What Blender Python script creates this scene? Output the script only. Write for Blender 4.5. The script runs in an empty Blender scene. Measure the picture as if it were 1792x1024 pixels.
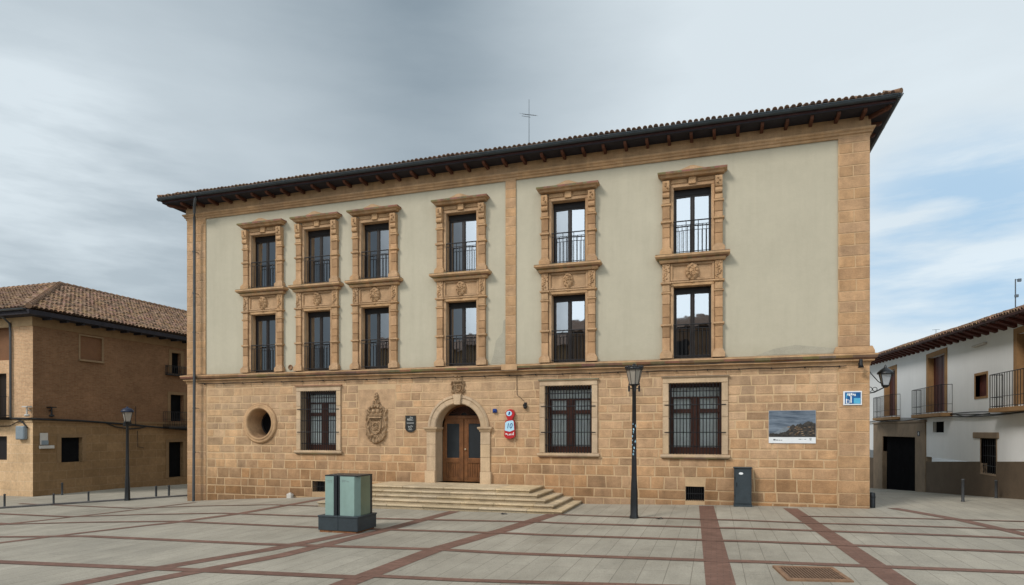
import bpy, math, random
from mathutils import Vector
R = random.Random(7)
C = bpy.context.scene.collection
PI = math.pi

# ------------------------------------------------------------------ materials
class NT:
    def __init__(self, tree): self.t = tree; self.n = tree.nodes; self.l = tree.links
    def new(self, typ, **kw):
        nd = self.n.new(typ)
        for k, v in kw.items(): setattr(nd, k, v)
        return nd
    def link(self, a, b): self.l.new(a, b)
    def val(self, sock, v):
        if hasattr(v, 'is_output') or isinstance(v, bpy.types.NodeSocket): self.link(v, sock)
        else: sock.default_value = v
    def math(self, op, a, b=0.0, clamp=False):
        nd = self.new('ShaderNodeMath', operation=op); nd.use_clamp = clamp
        self.val(nd.inputs[0], a); self.val(nd.inputs[1], b); return nd.outputs[0]
    def mix(self, fac, a, b, mode='MIX'):
        nd = self.new('ShaderNodeMix', data_type='RGBA', blend_type=mode)
        self.val(nd.inputs[0], fac); self.val(nd.inputs[6], a); self.val(nd.inputs[7], b); return nd.outputs[2]
    def noise(self, vec, scale, detail=4, rough=.6, dim='3D'):
        nd = self.new('ShaderNodeTexNoise'); self.link(vec, nd.inputs['Vector'])
        nd.inputs['Scale'].default_value = scale; nd.inputs['Detail'].default_value = detail
        nd.inputs['Roughness'].default_value = rough; return nd.outputs['Fac']
    def ramp(self, fac, lo, hi, a=0.0, b=1.0):
        nd = self.new('ShaderNodeMapRange'); nd.clamp = True
        self.val(nd.inputs[0], fac); nd.inputs[1].default_value = lo; nd.inputs[2].default_value = hi
        nd.inputs[3].default_value = a; nd.inputs[4].default_value = b; return nd.outputs[0]
    def vmul(self, vec, s):
        nd = self.new('ShaderNodeVectorMath', operation='MULTIPLY'); self.link(vec, nd.inputs[0]); nd.inputs[1].default_value = s
        return nd.outputs[0]
    def pos(self): return self.new('ShaderNodeNewGeometry').outputs['Position']
    def scale(self, col, f):
        nd = self.new('ShaderNodeVectorMath', operation='SCALE'); self.val(nd.inputs[0], col); self.val(nd.inputs[3], f); return nd.outputs[0]

def rgb(c): return (c[0], c[1], c[2], 1.0)
def base_mat(name):
    m = bpy.data.materials.new(name); m.use_nodes = True
    t = NT(m.node_tree); return m, t, m.node_tree.nodes['Principled BSDF']
def mat(name, col, var=.18, scale=3.0, rough=.85, bump=.0, bscale=40, attr=False, metal=0, spec=.3, streak=0, fine=.12, dirt=0, stain=None, dirt_z=0.0, top=0):
    m, t, b = base_mat(name); p = t.pos()
    n1 = t.noise(p, scale, 6, .65)
    f = t.ramp(n1, .3, .7, 1-var, 1+var)
    if fine:
        n2 = t.noise(p, 38, 3, .7); f = t.math('MULTIPLY', f, t.ramp(n2, .3, .7, 1-fine, 1+fine))
    if streak:
        n3 = t.noise(t.vmul(p, (3.2, 3.2, .35)), 1.0, 5, .65); f = t.math('MULTIPLY', f, t.ramp(n3, .35, .7, 1+streak*.4, 1-streak))
    c = t.scale(rgb(col)[:3], f)
    if attr:
        a = t.new('ShaderNodeAttribute', attribute_name='Col'); c = t.mix(1.0, c, a.outputs['Color'], 'MULTIPLY')
    if stain:
        n4 = t.noise(p, .55, 7, .7); c = t.mix(t.ramp(n4, .5, .75, 0, .75), c, t.mix(1.0, c, rgb(stain), 'MULTIPLY'))
    if dirt:
        sep = t.new('ShaderNodeSeparateXYZ'); t.link(p, sep.inputs[0])
        h = t.math('ADD', sep.outputs[2], t.math('MULTIPLY', t.noise(p, 1.3, 5, .7), -1.2))
        c = t.mix(t.ramp(h, dirt_z-.9, dirt_z+.6, dirt, 0), c, t.mix(1.0, c, (.45, .40, .36, 1), 'MULTIPLY'))
    if top:
        sn = t.new('ShaderNodeSeparateXYZ'); t.link(t.new('ShaderNodeNewGeometry').outputs['Normal'], sn.inputs[0])
        lich = t.math('MULTIPLY', t.ramp(sn.outputs[2], .25, .8), t.ramp(t.noise(p, 5, 6, .7), .3, .6, .35, 1.0))
        n5 = t.math('MULTIPLY', t.ramp(t.noise(p, 2.1, 8, .75), .58, .76), .40)
        c = t.mix(t.math('MULTIPLY', t.math('MAXIMUM', lich, n5), top), c, t.mix(1.0, c, (.40, .35, .31, 1), 'MULTIPLY'))
    t.link(c, b.inputs['Base Color'])
    b.inputs['Roughness'].default_value = rough; b.inputs['Metallic'].default_value = metal
    b.inputs['Specular IOR Level'].default_value = spec
    if bump:
        bm = t.new('ShaderNodeBump'); bm.inputs['Strength'].default_value = bump; bm.inputs['Distance'].default_value = .02
        t.link(t.noise(p, bscale, 6, .7), bm.inputs['Height']); t.link(bm.outputs[0], b.inputs['Normal'])
    return m
M = {}
M['mortar'] = mat('lime_mortar', (.52, .362, .212), .16, 1.5, bump=.5, attr=True, dirt=.45)
M['ashlar'] = mat('ashlar_stone', (.455, .282, .155), .24, 2.4, bump=.9, bscale=28, attr=True, stain=(.78, .70, .62), dirt=.8, streak=.14)
M['trim'] = mat('carved_sandstone', (.455, .288, .158), .18, 3.0, bump=.6, bscale=35, attr=True, streak=.18, top=.8, stain=(.80, .70, .62))
M['trim_pale'] = mat('pale_sandstone', (.50, .368, .24), .13, 2.5, bump=.4, bscale=35, attr=True, streak=.15, stain=(.8, .75, .7), top=.6)
M['relief'] = mat('weathered_relief_stone', (.34, .225, .13), .3, 9, bump=.6, bscale=50, stain=(.6, .55, .5))
M['step'] = mat('worn_step_stone', (.475, .375, .245), .25, 2.2, bump=.8, bscale=30, attr=True, stain=(.62, .57, .52), fine=.25)
M['wood_dark'] = mat('dark_eave_wood', (.045, .018, .017), .3, 5, .7, .3, 30)
M['rafter'] = mat('red_brown_rafter', (.10, .038, .022), .3, 5, .7, .3, 30)
M['soffit'] = mat('eave_boards', (.022, .02, .026), .3, 4, .8, .2, 30)
M['frame'] = mat('brown_window_wood', (.014, .009, .007), .2, 6, .45, .1, 60, spec=.4)
M['frame_dark'] = mat('dark_window_wood', (.012, .010, .010), .2, 6, .5)
M['frame_red'] = mat('varnished_red_wood', (.055, .018, .010), .3, 7, .4, .15, 50, spec=.4)
M['iron'] = mat('black_iron', (.012, .012, .014), .3, 12, .5, .1, 80, metal=.3, spec=.5)
M['lamp_iron'] = mat('black_lamp_paint', (.010, .011, .013), .3, 9, .38, .1, 60, spec=.5)
M['gutter'] = mat('blue_grey_gutter', (.030, .042, .052), .25, 4, .5, .1, 40, spec=.5)
M['pipe'] = mat('grey_downpipe', (.055, .062, .068), .25, 3, .5, .1, 40, spec=.5, stain=(.6, .6, .6))
M['tile'] = mat('clay_roof_tile', (.235, .142, .088), .22, 4, .9, .4, 30, attr=True, stain=(.55, .5, .45))
M['tile_dark'] = mat('clay_tile_under', (.11, .065, .042), .25, 4, .95)
M['slate_paint'] = mat('slate_grey_paint', (.030, .042, .050), .18, 5, .5, .08, 60, spec=.45, stain=(.75, .72, .7))
M['slate_dark'] = mat('dark_steel_frame', (.012, .016, .020), .2, 5, .4, spec=.5)
M['rust'] = mat('rust_board', (.22, .10, .045), .5, 9, .9, .4, 40)
M['interior'] = mat('dark_room', (.010, .010, .011), .2, 2, .95, fine=0, spec=0)
M['curtain'] = mat('pale_curtain', (.92, .93, .90), .08, 3, .9, attr=True)
M['curtain_blue'] = mat('blue_white_blind', (.20, .27, .31), .2, 5, .9, attr=True)
M['cable'] = mat('black_cable', (.014, .013, .013), .2, 5, .6)
M['white_wall'] = mat('whitewash', (.77, .79, .80), .035, .6, .9, .2, 10, streak=.03, fine=.02)
M['wainscot'] = mat('brown_wainscot_render', (.115, .083, .055), .18, 1.2, .9, .3, 25)
M['ochre'] = mat('ochre_surround', (.30, .175, .080), .18, 2, .85, .3, 30)
M['tan_surround'] = mat('tan_stone_surround', (.23, .17, .115), .18, 1.6, .88, .4, 25)
M['door_red'] = mat('dark_red_door', (.060, .012, .010), .25, 3, .5)
M['rafter_red'] = mat('dark_red_corbel', (.085, .022, .016), .4, 3, .8)
M['shutter'] = mat('brown_roller_blind', (.165, .078, .037), .1, 3, .7, .1)
M['frosted'] = mat('frosted_lamp_glass', (.31, .275, .23), .12, 6, .35, spec=.5, fine=.03)
M['frosted_grey'] = mat('grey_lantern_glass', (.36, .38, .40), .12, 6, .3, spec=.5, fine=.03)
M['blue_cap'] = mat('blue_black_cap', (.016, .022, .045), .2, 6, .45)
M['grey_box'] = mat('grey_meter_paint', (.20, .24, .27), .12, 6, .55)
M['white'] = mat('white_enamel', (.72, .74, .75), .04, 5, .45, spec=.4, fine=.02)
M['off_white'] = mat('off_white_plastic', (.50, .47, .43), .08, 5, .6, fine=.03)
M['red'] = mat('red_enamel', (.42, .018, .022), .12, 8, .35, spec=.5, fine=.03)
M['sky_blue'] = mat('light_blue_enamel', (.42, .66, .80), .08, 8, .35, spec=.5, fine=.02)
M['ink_blue'] = mat('ink_blue_enamel', (.012, .045, .20), .1, 8, .4, fine=.02)
M['cyan'] = mat('cyan_print', (.10, .42, .62), .15, 8, .4, fine=.02)
M['navy'] = mat('deep_blue_print', (.010, .10, .28), .35, 9, .4, fine=.02)
M['plaque'] = mat('dark_bronze_plaque', (.020, .022, .022), .25, 9, .4, spec=.5)
M['plaque_mark'] = mat('pale_plaque_engraving', (.36, .37, .36), .15, 20, .5)
M['print_grey'] = mat('grey_print', (.16, .17, .18), .1, 9, .6, fine=.02)
M['print_dark'] = mat('dark_print', (.03, .03, .035), .1, 9, .6, fine=.02)
M['hill'] = mat('printed_dark_rock', (.040, .036, .032), .75, 14, .5, attr=True)
M['hill_far'] = mat('printed_far_hill', (.17, .20, .23), .25, 12, .5)
M['print_sky'] = None
M['steel'] = mat('antenna_steel', (.12, .14, .16), .2, 8, .4, metal=.6)
M['bollard'] = mat('grey_bollard_iron', (.045, .048, .052), .25, 8, .5)
M['kerb'] = mat('dark_kerb_stone', (.13, .12, .115), .2, 3, .9, .4)
M['terracotta'] = mat('terracotta_pipe', (.24, .14, .08), .3, 9, .9)
M['varnish'] = mat('varnished_oak', (.150, .060, .020), .35, 5, .42, .2, 40, spec=.4)
M['varnish_light'] = mat('varnished_oak_edge', (.20, .08, .028), .3, 5, .42, .2, 40, spec=.4)
M['brass'] = mat('brass', (.55, .46, .33), .1, 8, .35, metal=.6)
M['patch'] = mat('flaked_plaster', (.36, .335, .265), .1, 2.0, .9, .3, 18)

def streaky_print():
    m, t, b = base_mat('printed_cloud_sky'); p = t.pos()
    n = t.noise(t.vmul(p, (1.2, 1.2, 7.0)), 1.6, 6, .6)
    t.link(t.mix(t.ramp(n, .3, .72), rgb((.035, .055, .085)), rgb((.20, .245, .30))), b.inputs['Base Color'])
    b.inputs['Roughness'].default_value = .45; return m
M['print_sky'] = streaky_print()

def plaster():
    m, t, b = base_mat('grey_green_plaster'); p = t.pos()
    f = t.ramp(t.noise(p, .45, 6, .6), .3, .7, .93, 1.05)
    f = t.math('MULTIPLY', f, t.ramp(t.noise(t.vmul(p, (2.5, 2.5, .22)), 1.0, 6, .65), .45, .8, 1.0, .91))
    f = t.math('MULTIPLY', f, t.ramp(t.noise(p, 5, 8, .7), .3, .7, .97, 1.03))
    sep = t.new('ShaderNodeSeparateXYZ'); t.link(p, sep.inputs[0])
    h = t.math('ADD', sep.outputs[2], t.math('MULTIPLY', t.noise(p, 1.1, 6, .7), 1.3))
    low = t.ramp(h, 5.05, 5.7, .55, 0)                                   # damp rising above the string course
    c = t.scale((.462, .424, .327), f)
    c = t.mix(low, c, (.345, .315, .235, 1))
    t.link(c, b.inputs['Base Color']); b.inputs['Roughness'].default_value = .92; b.inputs['Specular IOR Level'].default_value = .2
    bm = t.new('ShaderNodeBump'); bm.inputs['Strength'].default_value = .25; bm.inputs['Distance'].default_value = .02
    t.link(t.noise(p, 14, 7, .7), bm.inputs['Height']); t.link(bm.outputs[0], b.inputs['Normal'])
    return m
M['plaster'] = plaster()

def brickwall(name, c1, c2, mort, bw, bh, ms, offset=.5):
    m, t, b = base_mat(name); p = t.pos()
    sep = t.new('ShaderNodeSeparateXYZ'); t.link(p, sep.inputs[0])
    cmb = t.new('ShaderNodeCombineXYZ'); t.link(t.math('ADD', sep.outputs[0], sep.outputs[1]), cmb.inputs[0]); t.link(sep.outputs[2], cmb.inputs[1])
    br = t.new('ShaderNodeTexBrick'); t.link(cmb.outputs[0], br.inputs['Vector']); br.inputs['Scale'].default_value = 1
    br.inputs['Brick Width'].default_value = bw; br.inputs['Row Height'].default_value = bh; br.inputs['Mortar Size'].default_value = ms
    br.inputs['Color1'].default_value = rgb(c1); br.inputs['Color2'].default_value = rgb(c2); br.inputs['Mortar'].default_value = rgb(mort)
    br.offset = offset
    f = t.math('MULTIPLY', t.ramp(t.noise(p, .7, 6, .65), .3, .7, .82, 1.15), t.ramp(t.noise(p, 9, 4, .65), .3, .7, .85, 1.15))
    t.link(t.scale(br.outputs['Color'], f), b.inputs['Base Color']); b.inputs['Roughness'].default_value = .9; b.inputs['Specular IOR Level'].default_value = .2
    bm = t.new('ShaderNodeBump'); bm.inputs['Strength'].default_value = .5; bm.inputs['Distance'].default_value = .02
    t.link(t.math('SUBTRACT', t.noise(p, 25, 5, .7), br.outputs['Fac']), bm.inputs['Height']); t.link(bm.outputs[0], b.inputs['Normal'])
    return m
M['brick'] = brickwall('thin_tan_brick', (.46, .265, .14), (.57, .35, .195), (.54, .385, .245), .27, .062, .012)
M['brick_side'] = brickwall('shaded_tan_brick', (.175, .084, .041), (.225, .118, .060), (.20, .122, .070), .27, .062, .012)  # same brick as the front, with the side wall's shade put into the colour
M['old_stone_side'] = brickwall('shaded_old_ashlar', (.205, .125, .060), (.245, .152, .076), (.27, .178, .10), .85, .42, .012)  # front ashlar again, colour lowered to carry the shade of the side wall
M['old_stone'] = brickwall('smooth_old_ashlar', (.52, .35, .20), (.58, .395, .23), (.60, .44, .28), .85, .42, .012)

def paving():
    m, t, b = base_mat('plaza_slabs'); p = t.pos()
    sep = t.new('ShaderNodeSeparateXYZ'); t.link(p, sep.inputs[0])
    cmb = t.new('ShaderNodeCombineXYZ'); t.link(sep.outputs[1], cmb.inputs[0]); t.link(sep.outputs[0], cmb.inputs[1])
    br = t.new('ShaderNodeTexBrick'); t.link(cmb.outputs[0], br.inputs['Vector']); br.inputs['Scale'].default_value = 1
    br.inputs['Brick Width'].default_value = 2.3; br.inputs['Row Height'].default_value = .41; br.inputs['Mortar Size'].default_value = .006
    br.inputs['Color1'].default_value = rgb((.310, .284, .231)); br.inputs['Color2'].default_value = rgb((.346, .317, .259)); br.inputs['Mortar'].default_value = rgb((.185, .165, .132))
    br.offset = .37
    f = t.math('MULTIPLY', t.ramp(t.noise(p, .3, 8, .7), .3, .72, .74, 1.17), t.ramp(t.noise(t.vmul(p, (1.6, .5, 1)), 1.6, 7, .72), .3, .72, .86, 1.10))
    f = t.math('MULTIPLY', f, t.ramp(t.noise(p, 45, 3, .7), .3, .7, .80, 1.18))
    f = t.math('MULTIPLY', f, t.ramp(t.noise(p, 9, 4, .6), .62, .72, 1.0, .76))     # gum spots and grime
    t.link(t.scale(br.outputs['Color'], f), b.inputs['Base Color'])
    t.link(t.ramp(t.noise(p, .6, 5, .6), .3, .7, .55, .8), b.inputs['Roughness']); b.inputs['Specular IOR Level'].default_value = .35
    bm = t.new('ShaderNodeBump'); bm.inputs['Strength'].default_value = .35; bm.inputs['Distance'].default_value = .01
    t.link(t.math('SUBTRACT', t.math('MULTIPLY', t.noise(p, 60, 4, .7), .5), br.outputs['Fac']), bm.inputs['Height']); t.link(bm.outputs[0], b.inputs['Normal'])
    return m
M['paving'] = paving()
def bandmat():
    m, t, b = base_mat('red_paver_band'); p = t.pos()
    sep = t.new('ShaderNodeSeparateXYZ'); t.link(p, sep.inputs[0])
    cmb = t.new('ShaderNodeCombineXYZ'); t.link(sep.outputs[0], cmb.inputs[0]); t.link(sep.outputs[1], cmb.inputs[1])
    br = t.new('ShaderNodeTexBrick'); t.link(cmb.outputs[0], br.inputs['Vector']); br.inputs['Scale'].default_value = 1
    br.inputs['Brick Width'].default_value = .2; br.inputs['Row Height'].default_value = .1; br.inputs['Mortar Size'].default_value = .006
    br.inputs['Color1'].default_value = rgb((.150, .080, .058)); br.inputs['Color2'].default_value = rgb((.185, .102, .076)); br.inputs['Mortar'].default_value = rgb((.11, .07, .055))
    f = t.math('MULTIPLY', t.ramp(t.noise(p, .8, 6, .65), .3, .72, .82, 1.18), t.ramp(t.noise(p, 9, 5, .7), .3, .7, .85, 1.15))
    t.link(t.scale(br.outputs['Color'], f), b.inputs['Base Color']); b.inputs['Roughness'].default_value = .75; b.inputs['Specular IOR Level'].default_value = .3
    return m
M['band'] = bandmat()

def glass(name, refl, tint=(.55, .6, .6), wave=.02):
    m, t, b = base_mat(name); m.node_tree.nodes.remove(b); out = m.node_tree.nodes['Material Output']; p = t.pos()
    gl = t.new('ShaderNodeBsdfGlossy'); gl.inputs['Roughness'].default_value = .02; gl.inputs['Color'].default_value = (.93, .96, 1, 1)
    tr = t.new('ShaderNodeBsdfTransparent'); tr.inputs['Color'].default_value = rgb(tint)
    fr = t.new('ShaderNodeFresnel'); fr.inputs['IOR'].default_value = 1.5
    fac = t.math('ADD', t.math('MULTIPLY', fr.outputs[0], 1.4), refl, True)
    mx = t.new('ShaderNodeMixShader'); t.link(fac, mx.inputs[0]); t.link(tr.outputs[0], mx.inputs[1]); t.link(gl.outputs[0], mx.inputs[2])
    bm = t.new('ShaderNodeBump'); bm.inputs['Strength'].default_value = wave; bm.inputs['Distance'].default_value = .1
    t.link(t.noise(p, 1.6, 2, .5), bm.inputs['Height']); t.link(bm.outputs[0], gl.inputs['Normal'])
    t.link(mx.outputs[0], out.inputs['Surface']); return m
M['glass'] = glass('window_glass', .50)
M['glass_low'] = glass('ground_floor_glass', .05, (.93, .96, .97))
def caseglass(name, col):
    m, t, b = base_mat(name); p = t.pos()
    f = t.ramp(t.noise(t.vmul(p, (1, 1, .6)), 2.5, 4, .6), .3, .7, .86, 1.1)
    t.link(t.scale(col, f), b.inputs['Base Color']); b.inputs['Roughness'].default_value = .12; b.inputs['Specular IOR Level'].default_value = .5
    return m
M['case'] = caseglass('green_glass_panel', (.235, .345, .315))
M['case_side'] = caseglass('olive_glass_panel', (.145, .185, .125))
M['case_edge'] = caseglass('glass_edge', (.19, .265, .235))

# ------------------------------------------------------------------ mesh builder (world coordinates)
class MB:
    def __init__(self): self.v = []; self.f = []; self.c = []; self.m = []; self.s = []
    def face(self, pts, col=(1, 1, 1), mi=0, smooth=False):
        i = len(self.v); self.v += [tuple(p) for p in pts]; self.f.append(list(range(i, i+len(pts)))); self.c.append(col); self.m.append(mi); self.s.append(smooth)
    def grid(self, rows, col=(1, 1, 1), mi=0, smooth=True, closed=False):
        i = len(self.v); n = len(rows[0])
        for r in rows: self.v += [tuple(p) for p in r]
        for a in range(len(rows)-1):
            for b in range(n if closed else n-1):
                b2 = (b+1) % n
                self.f.append([i+a*n+b, i+a*n+b2, i+(a+1)*n+b2, i+(a+1)*n+b]); self.c.append(col); self.m.append(mi); self.s.append(smooth)
    def box(self, x0, x1, y0, y1, z0, z1, col=(1, 1, 1), mi=0, bev=0.0):
        if bev <= 0:
            P = [(x0,y0,z0),(x1,y0,z0),(x1,y1,z0),(x0,y1,z0),(x0,y0,z1),(x1,y0,z1),(x1,y1,z1),(x0,y1,z1)]
            for q in ((0,1,5,4),(1,2,6,5),(2,3,7,6),(3,0,4,7),(4,5,6,7),(3,2,1,0)): self.face([P[k] for k in q], col, mi)
            return
        b = min(bev, (x1-x0)*.45, (y1-y0)*.45, (z1-z0)*.45)
        X, Y, Z = (x0, x1), (y0, y1), (z0, z1); sg = (1, -1)
        def pt(i, j, k, ax):   # corner point lying on face of axis ax
            return (X[i]+(0 if ax == 0 else sg[i]*b), Y[j]+(0 if ax == 1 else sg[j]*b), Z[k]+(0 if ax == 2 else sg[k]*b))
        for ax in range(3):
            for e in (0, 1):
                q = []
                for (p, r) in ((0, 0), (1, 0), (1, 1), (0, 1)):
                    ijk = [0, 0, 0]; ijk[ax] = e; ijk[(ax+1) % 3] = p; ijk[(ax+2) % 3] = r; q.append(pt(*ijk, ax))
                self.face(q if e else q[::-1], col, mi)
        for ax in range(3):
            o1, o2 = (ax+1) % 3, (ax+2) % 3
            for p in (0, 1):
                for r in (0, 1):
                    a = [0, 0, 0]; a[o1] = p; a[o2] = r; c = list(a); c[ax] = 1
                    q = [pt(*a, o1), pt(*c, o1), pt(*c, o2), pt(*a, o2)]
                    self.face(q if p != r else q[::-1], col, mi)
        for i in (0, 1):
            for j in (0, 1):
                for k in (0, 1):
                    q = [pt(i, j, k, 0), pt(i, j, k, 1), pt(i, j, k, 2)]
                    self.face(q if (i+j+k) % 2 else q[::-1], col, mi)
    def prism(self, poly, y0, y1, col=(1, 1, 1), mi=0):      # poly of (x,z), extruded along y
        n = len(poly)
        self.face([(x, y0, z) for x, z in poly], col, mi); self.face([(x, y1, z) for x, z in poly][::-1], col, mi)
        for a in range(n):
            b = (a+1) % n; (xa, za), (xb, zb) = poly[a], poly[b]
            self.face([(xa, y0, za), (xa, y1, za), (xb, y1, zb), (xb, y0, zb)], col, mi)
    def tube(self, path, r, n=8, col=(1, 1, 1), mi=0, cap=True):
        path = [Vector(p) for p in path]; rows = []
        rr = r if isinstance(r, (list, tuple)) else [r]*len(path)
        for i, p in enumerate(path):
            d = (path[min(i+1, len(path)-1)]-path[max(i-1, 0)]).normalized()
            up = Vector((0, 0, 1)) if abs(d.z) < .9 else Vector((1, 0, 0))
            a = d.cross(up).normalized(); b = d.cross(a)
            rows.append([p+(a*math.cos(2*PI*k/n)+b*math.sin(2*PI*k/n))*rr[i] for k in range(n)])
        self.grid(rows, col, mi, True, True)
        if cap: self.face(rows[0], col, mi); self.face(rows[-1][::-1], col, mi)
    def lathe(self, prof, cx, cy, n=16, col=(1, 1, 1), mi=0, smooth=True, a0=0.0):   # prof of (r, z)
        rows = [[(cx+r*math.cos(a0+2*PI*k/n), cy+r*math.sin(a0+2*PI*k/n), z) for k in range(n)] for r, z in prof]
        self.grid(rows, col, mi, smooth, True)
        if prof[0][0] > 0: self.face(rows[0][::-1], col, mi)
        if prof[-1][0] > 0: self.face(rows[-1], col, mi)
    def molding(self, prof, x0, x1, ywall=0.0, col=(1, 1, 1), mi=0, seg=0, tint=None, depth=.3, lip=None):
        # prof: (outward, z) bottom to top; runs along x on the wall plane y=ywall, with mitred returns; closed top and bottom
        n = len(prof)
        xs = [x0, x1]
        if seg: k = max(1, int((x1-x0)/seg)); xs = [x0+(x1-x0)*j/k for j in range(k+1)]
        for s in range(len(xs)-1):
            cc = tint() if tint else col
            xa, xb = xs[s], xs[s+1]
            la, lb = s == 0, s == len(xs)-2
            for i in range(n-1):
                (o0, z0), (o1, z1) = prof[i], prof[i+1]
                A0 = (xa-(o0 if la else 0), ywall-o0, z0); A1 = (xa-(o1 if la else 0), ywall-o1, z1)
                B0 = (xb+(o0 if lb else 0), ywall-o0, z0); B1 = (xb+(o1 if lb else 0), ywall-o1, z1)
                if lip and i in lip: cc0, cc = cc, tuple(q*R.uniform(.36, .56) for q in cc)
                else: cc0 = cc
                self.face([A0, B0, B1, A1], cc, mi)
                if la: self.face([(xa-o0, ywall+depth, z0), A0, A1, (xa-o1, ywall+depth, z1)], cc, mi)
                if lb: self.face([B0, (xb+o0, ywall+depth, z0), (xb+o1, ywall+depth, z1), B1], cc, mi)
                cc = cc0
            for (o, z, up) in ((prof[0][0], prof[0][1], False), (prof[-1][0], prof[-1][1], True)):
                q = [(xa-(o if la else 0), ywall-o, z), (xb+(o if lb else 0), ywall-o, z), (xb+(o if lb else 0), ywall+depth, z), (xa-(o if la else 0), ywall+depth, z)]
                self.face(q if up else q[::-1], cc, mi)
    def sphere(self, c, r, n=10, m=6, sx=1, sy=1, sz=1, col=(1, 1, 1), mi=0):
        rows = [[(c[0]+r*sx*math.sin(PI*j/m)*math.cos(2*PI*k/n), c[1]+r*sy*math.sin(PI*j/m)*math.sin(2*PI*k/n), c[2]-r*sz*math.cos(PI*j/m)) for k in range(n)] for j in range(m+1)]
        self.grid(rows, col, mi, True, True)
    def add_mesh(self, me, mat4, col=(1, 1, 1), mi=0):
        i = len(self.v); self.v += [tuple(mat4 @ v.co) for v in me.vertices]
        for p in me.polygons: self.f.append([i+k for k in p.vertices]); self.c.append(col); self.m.append(mi); self.s.append(False)
    def build(self, name, mats, parent=None, origin=None, weld=False):
        if origin is None: origin = ORG[parent] if parent is not None else (0, 0, 0)
        me = bpy.data.meshes.new(name)
        me.from_pydata([(a-origin[0], b-origin[1], c-origin[2]) for a, b, c in self.v], [], self.f)
        at = me.color_attributes.new('Col', 'FLOAT_COLOR', 'CORNER'); k = 0; buf = []
        for f, c in zip(self.f, self.c): buf += [c[0], c[1], c[2], 1.0]*len(f)
        at.data.foreach_set('color', buf)
        me.polygons.foreach_set('material_index', self.m); me.polygons.foreach_set('use_smooth', self.s)
        for m in (mats if isinstance(mats, (list, tuple)) else [mats]): me.materials.append(m)
        me.update()
        o = bpy.data.objects.new(name, me); C.objects.link(o); ORG[o] = tuple(origin)
        if parent is not None:
            o.parent = parent; po = ORG[parent]; o.location = (origin[0]-po[0], origin[1]-po[1], origin[2]-po[2])
        else: o.location = origin
        return o
ORG = {}
def empty(name, loc, label, cat, group=None):
    o = bpy.data.objects.new(name, None); o.location = loc; o.empty_display_size = .3; C.objects.link(o); ORG[o] = tuple(loc)
    return tag(o, label, cat, group)
def tag(o, label=None, cat=None, group=None, kind=None):
    for k, v in (('label', label), ('category', cat), ('group', group), ('kind', kind)):
        if v: o[k] = v
    return o
def copy_tree(o, loc, parent=None):
    c = o.copy(); C.objects.link(c); c.parent = parent; c.location = loc
    for ch in list(o.children): copy_tree(ch, ch.location, c)
    return c
def tint(a=.12, hue=.05, base=1.0):
    k = base*(1+R.uniform(-a, a)); h = R.uniform(-hue, hue)
    return (k*(1+h*.4), k, k*(1-h))
def text_mesh(s, size):
    cu = bpy.data.curves.new('lettering', 'FONT'); cu.body = s; cu.size = size; cu.align_x = 'CENTER'; cu.align_y = 'CENTER'; cu.extrude = .003
    ob = bpy.data.objects.new('lettering', cu); C.objects.link(ob); bpy.context.view_layer.update()
    me = bpy.data.meshes.new_from_object(ob.evaluated_get(bpy.context.evaluated_depsgraph_get()))
    bpy.data.objects.remove(ob); bpy.data.curves.remove(cu); return me
def put_text(mb, s, size, x, y, z, sx=1.0, col=(1, 1, 1), mi=0, shear=0.0):
    from mathutils import Matrix
    me = text_mesh(s, size)
    mb.add_mesh(me, Matrix(((sx, shear, 0, x), (0, 0, -1, y), (0, 1, 0, z), (0, 0, 0, 1))), col, mi)
    bpy.data.meshes.remove(me)

# ------------------------------------------------------------------ ground
GP = [(-200, -.85), (-30, -.8), (-8.5, -.68), (0, -.62), (3.2, -.42), (6.4, -.25), (12, -.19), (17, -.15), (21.5, -.03), (25.2, 0), (40, 0), (200, 0)]
def gz(u, v):
    for (a, b), (c, d) in zip(GP, GP[1:]):
        if a <= u <= c: z = b+(d-b)*(u-a)/(c-a); break
    w = min(max(0, v-4.), 60)
    return z-w*(.068*min(1, max(0, (u-10)/10))+.03*min(1, max(0, (10-u)/10)))
xs = [-900, -300, -100, -60, -30]+[-20+.8*i for i in range(76)]+[45, 60, 100, 300, 900]
ys = [-900, -300, -120, -70, -45, -30, -24]+[-20+1.0*i for i in range(40)]+[24, 30, 36, 45, 64, 100, 300, 900]
mb = MB()
mb.grid([[(x, y, gz(max(-199, min(199, x)), y)) for x in xs] for y in ys])
tag(mb.build('plaza_paving', M['paving']), kind='structure')
bands = MB(); lay = [0]
def band(pts, w, lift=.004):
    lay[0] += 1; lift += .0006*lay[0]
    P = [Vector((a, b, 0)) for a, b in pts]; Q = []
    for a, b in zip(P, P[1:]):
        n = max(1, int((b-a).length/.4)); Q += [a+(b-a)*k/n for k in range(n)]
    Q.append(P[-1]); rows = []
    for i, q in enumerate(Q):
        d = (Q[min(i+1, len(Q)-1)]-Q[max(i-1, 0)]).normalized(); nrm = Vector((-d.y, d.x, 0))
        rows.append([(q+nrm*w*s)[:2] for s in (-.5, 0, .5)])
    bands.grid([[(a, b, gz(a, b)+lift) for a, b in r] for r in rows], smooth=True)
band([(20.62, -.25), (20.95, -10.9), (21.1, -14), (21.3, -20)], .44)
band([(23.02, -.5), (23.55, -10.2), (23.95, -15), (24.2, -20)], .40)
band([(16.36, -2.95), (15.9, -6.1), (15.35, -9.0), (15.2, -12.1), (15.0, -20)], .42)
band([(12.55, -7.4), (11.95, -10.0), (11.2, -12.1), (10.7, -14.5), (10.2, -20)], .36)
band([(13.25, -3.0), (13.0, -7.2), (12.65, -10.4), (11.8, -13.2), (10.9, -20)], .36)
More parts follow.
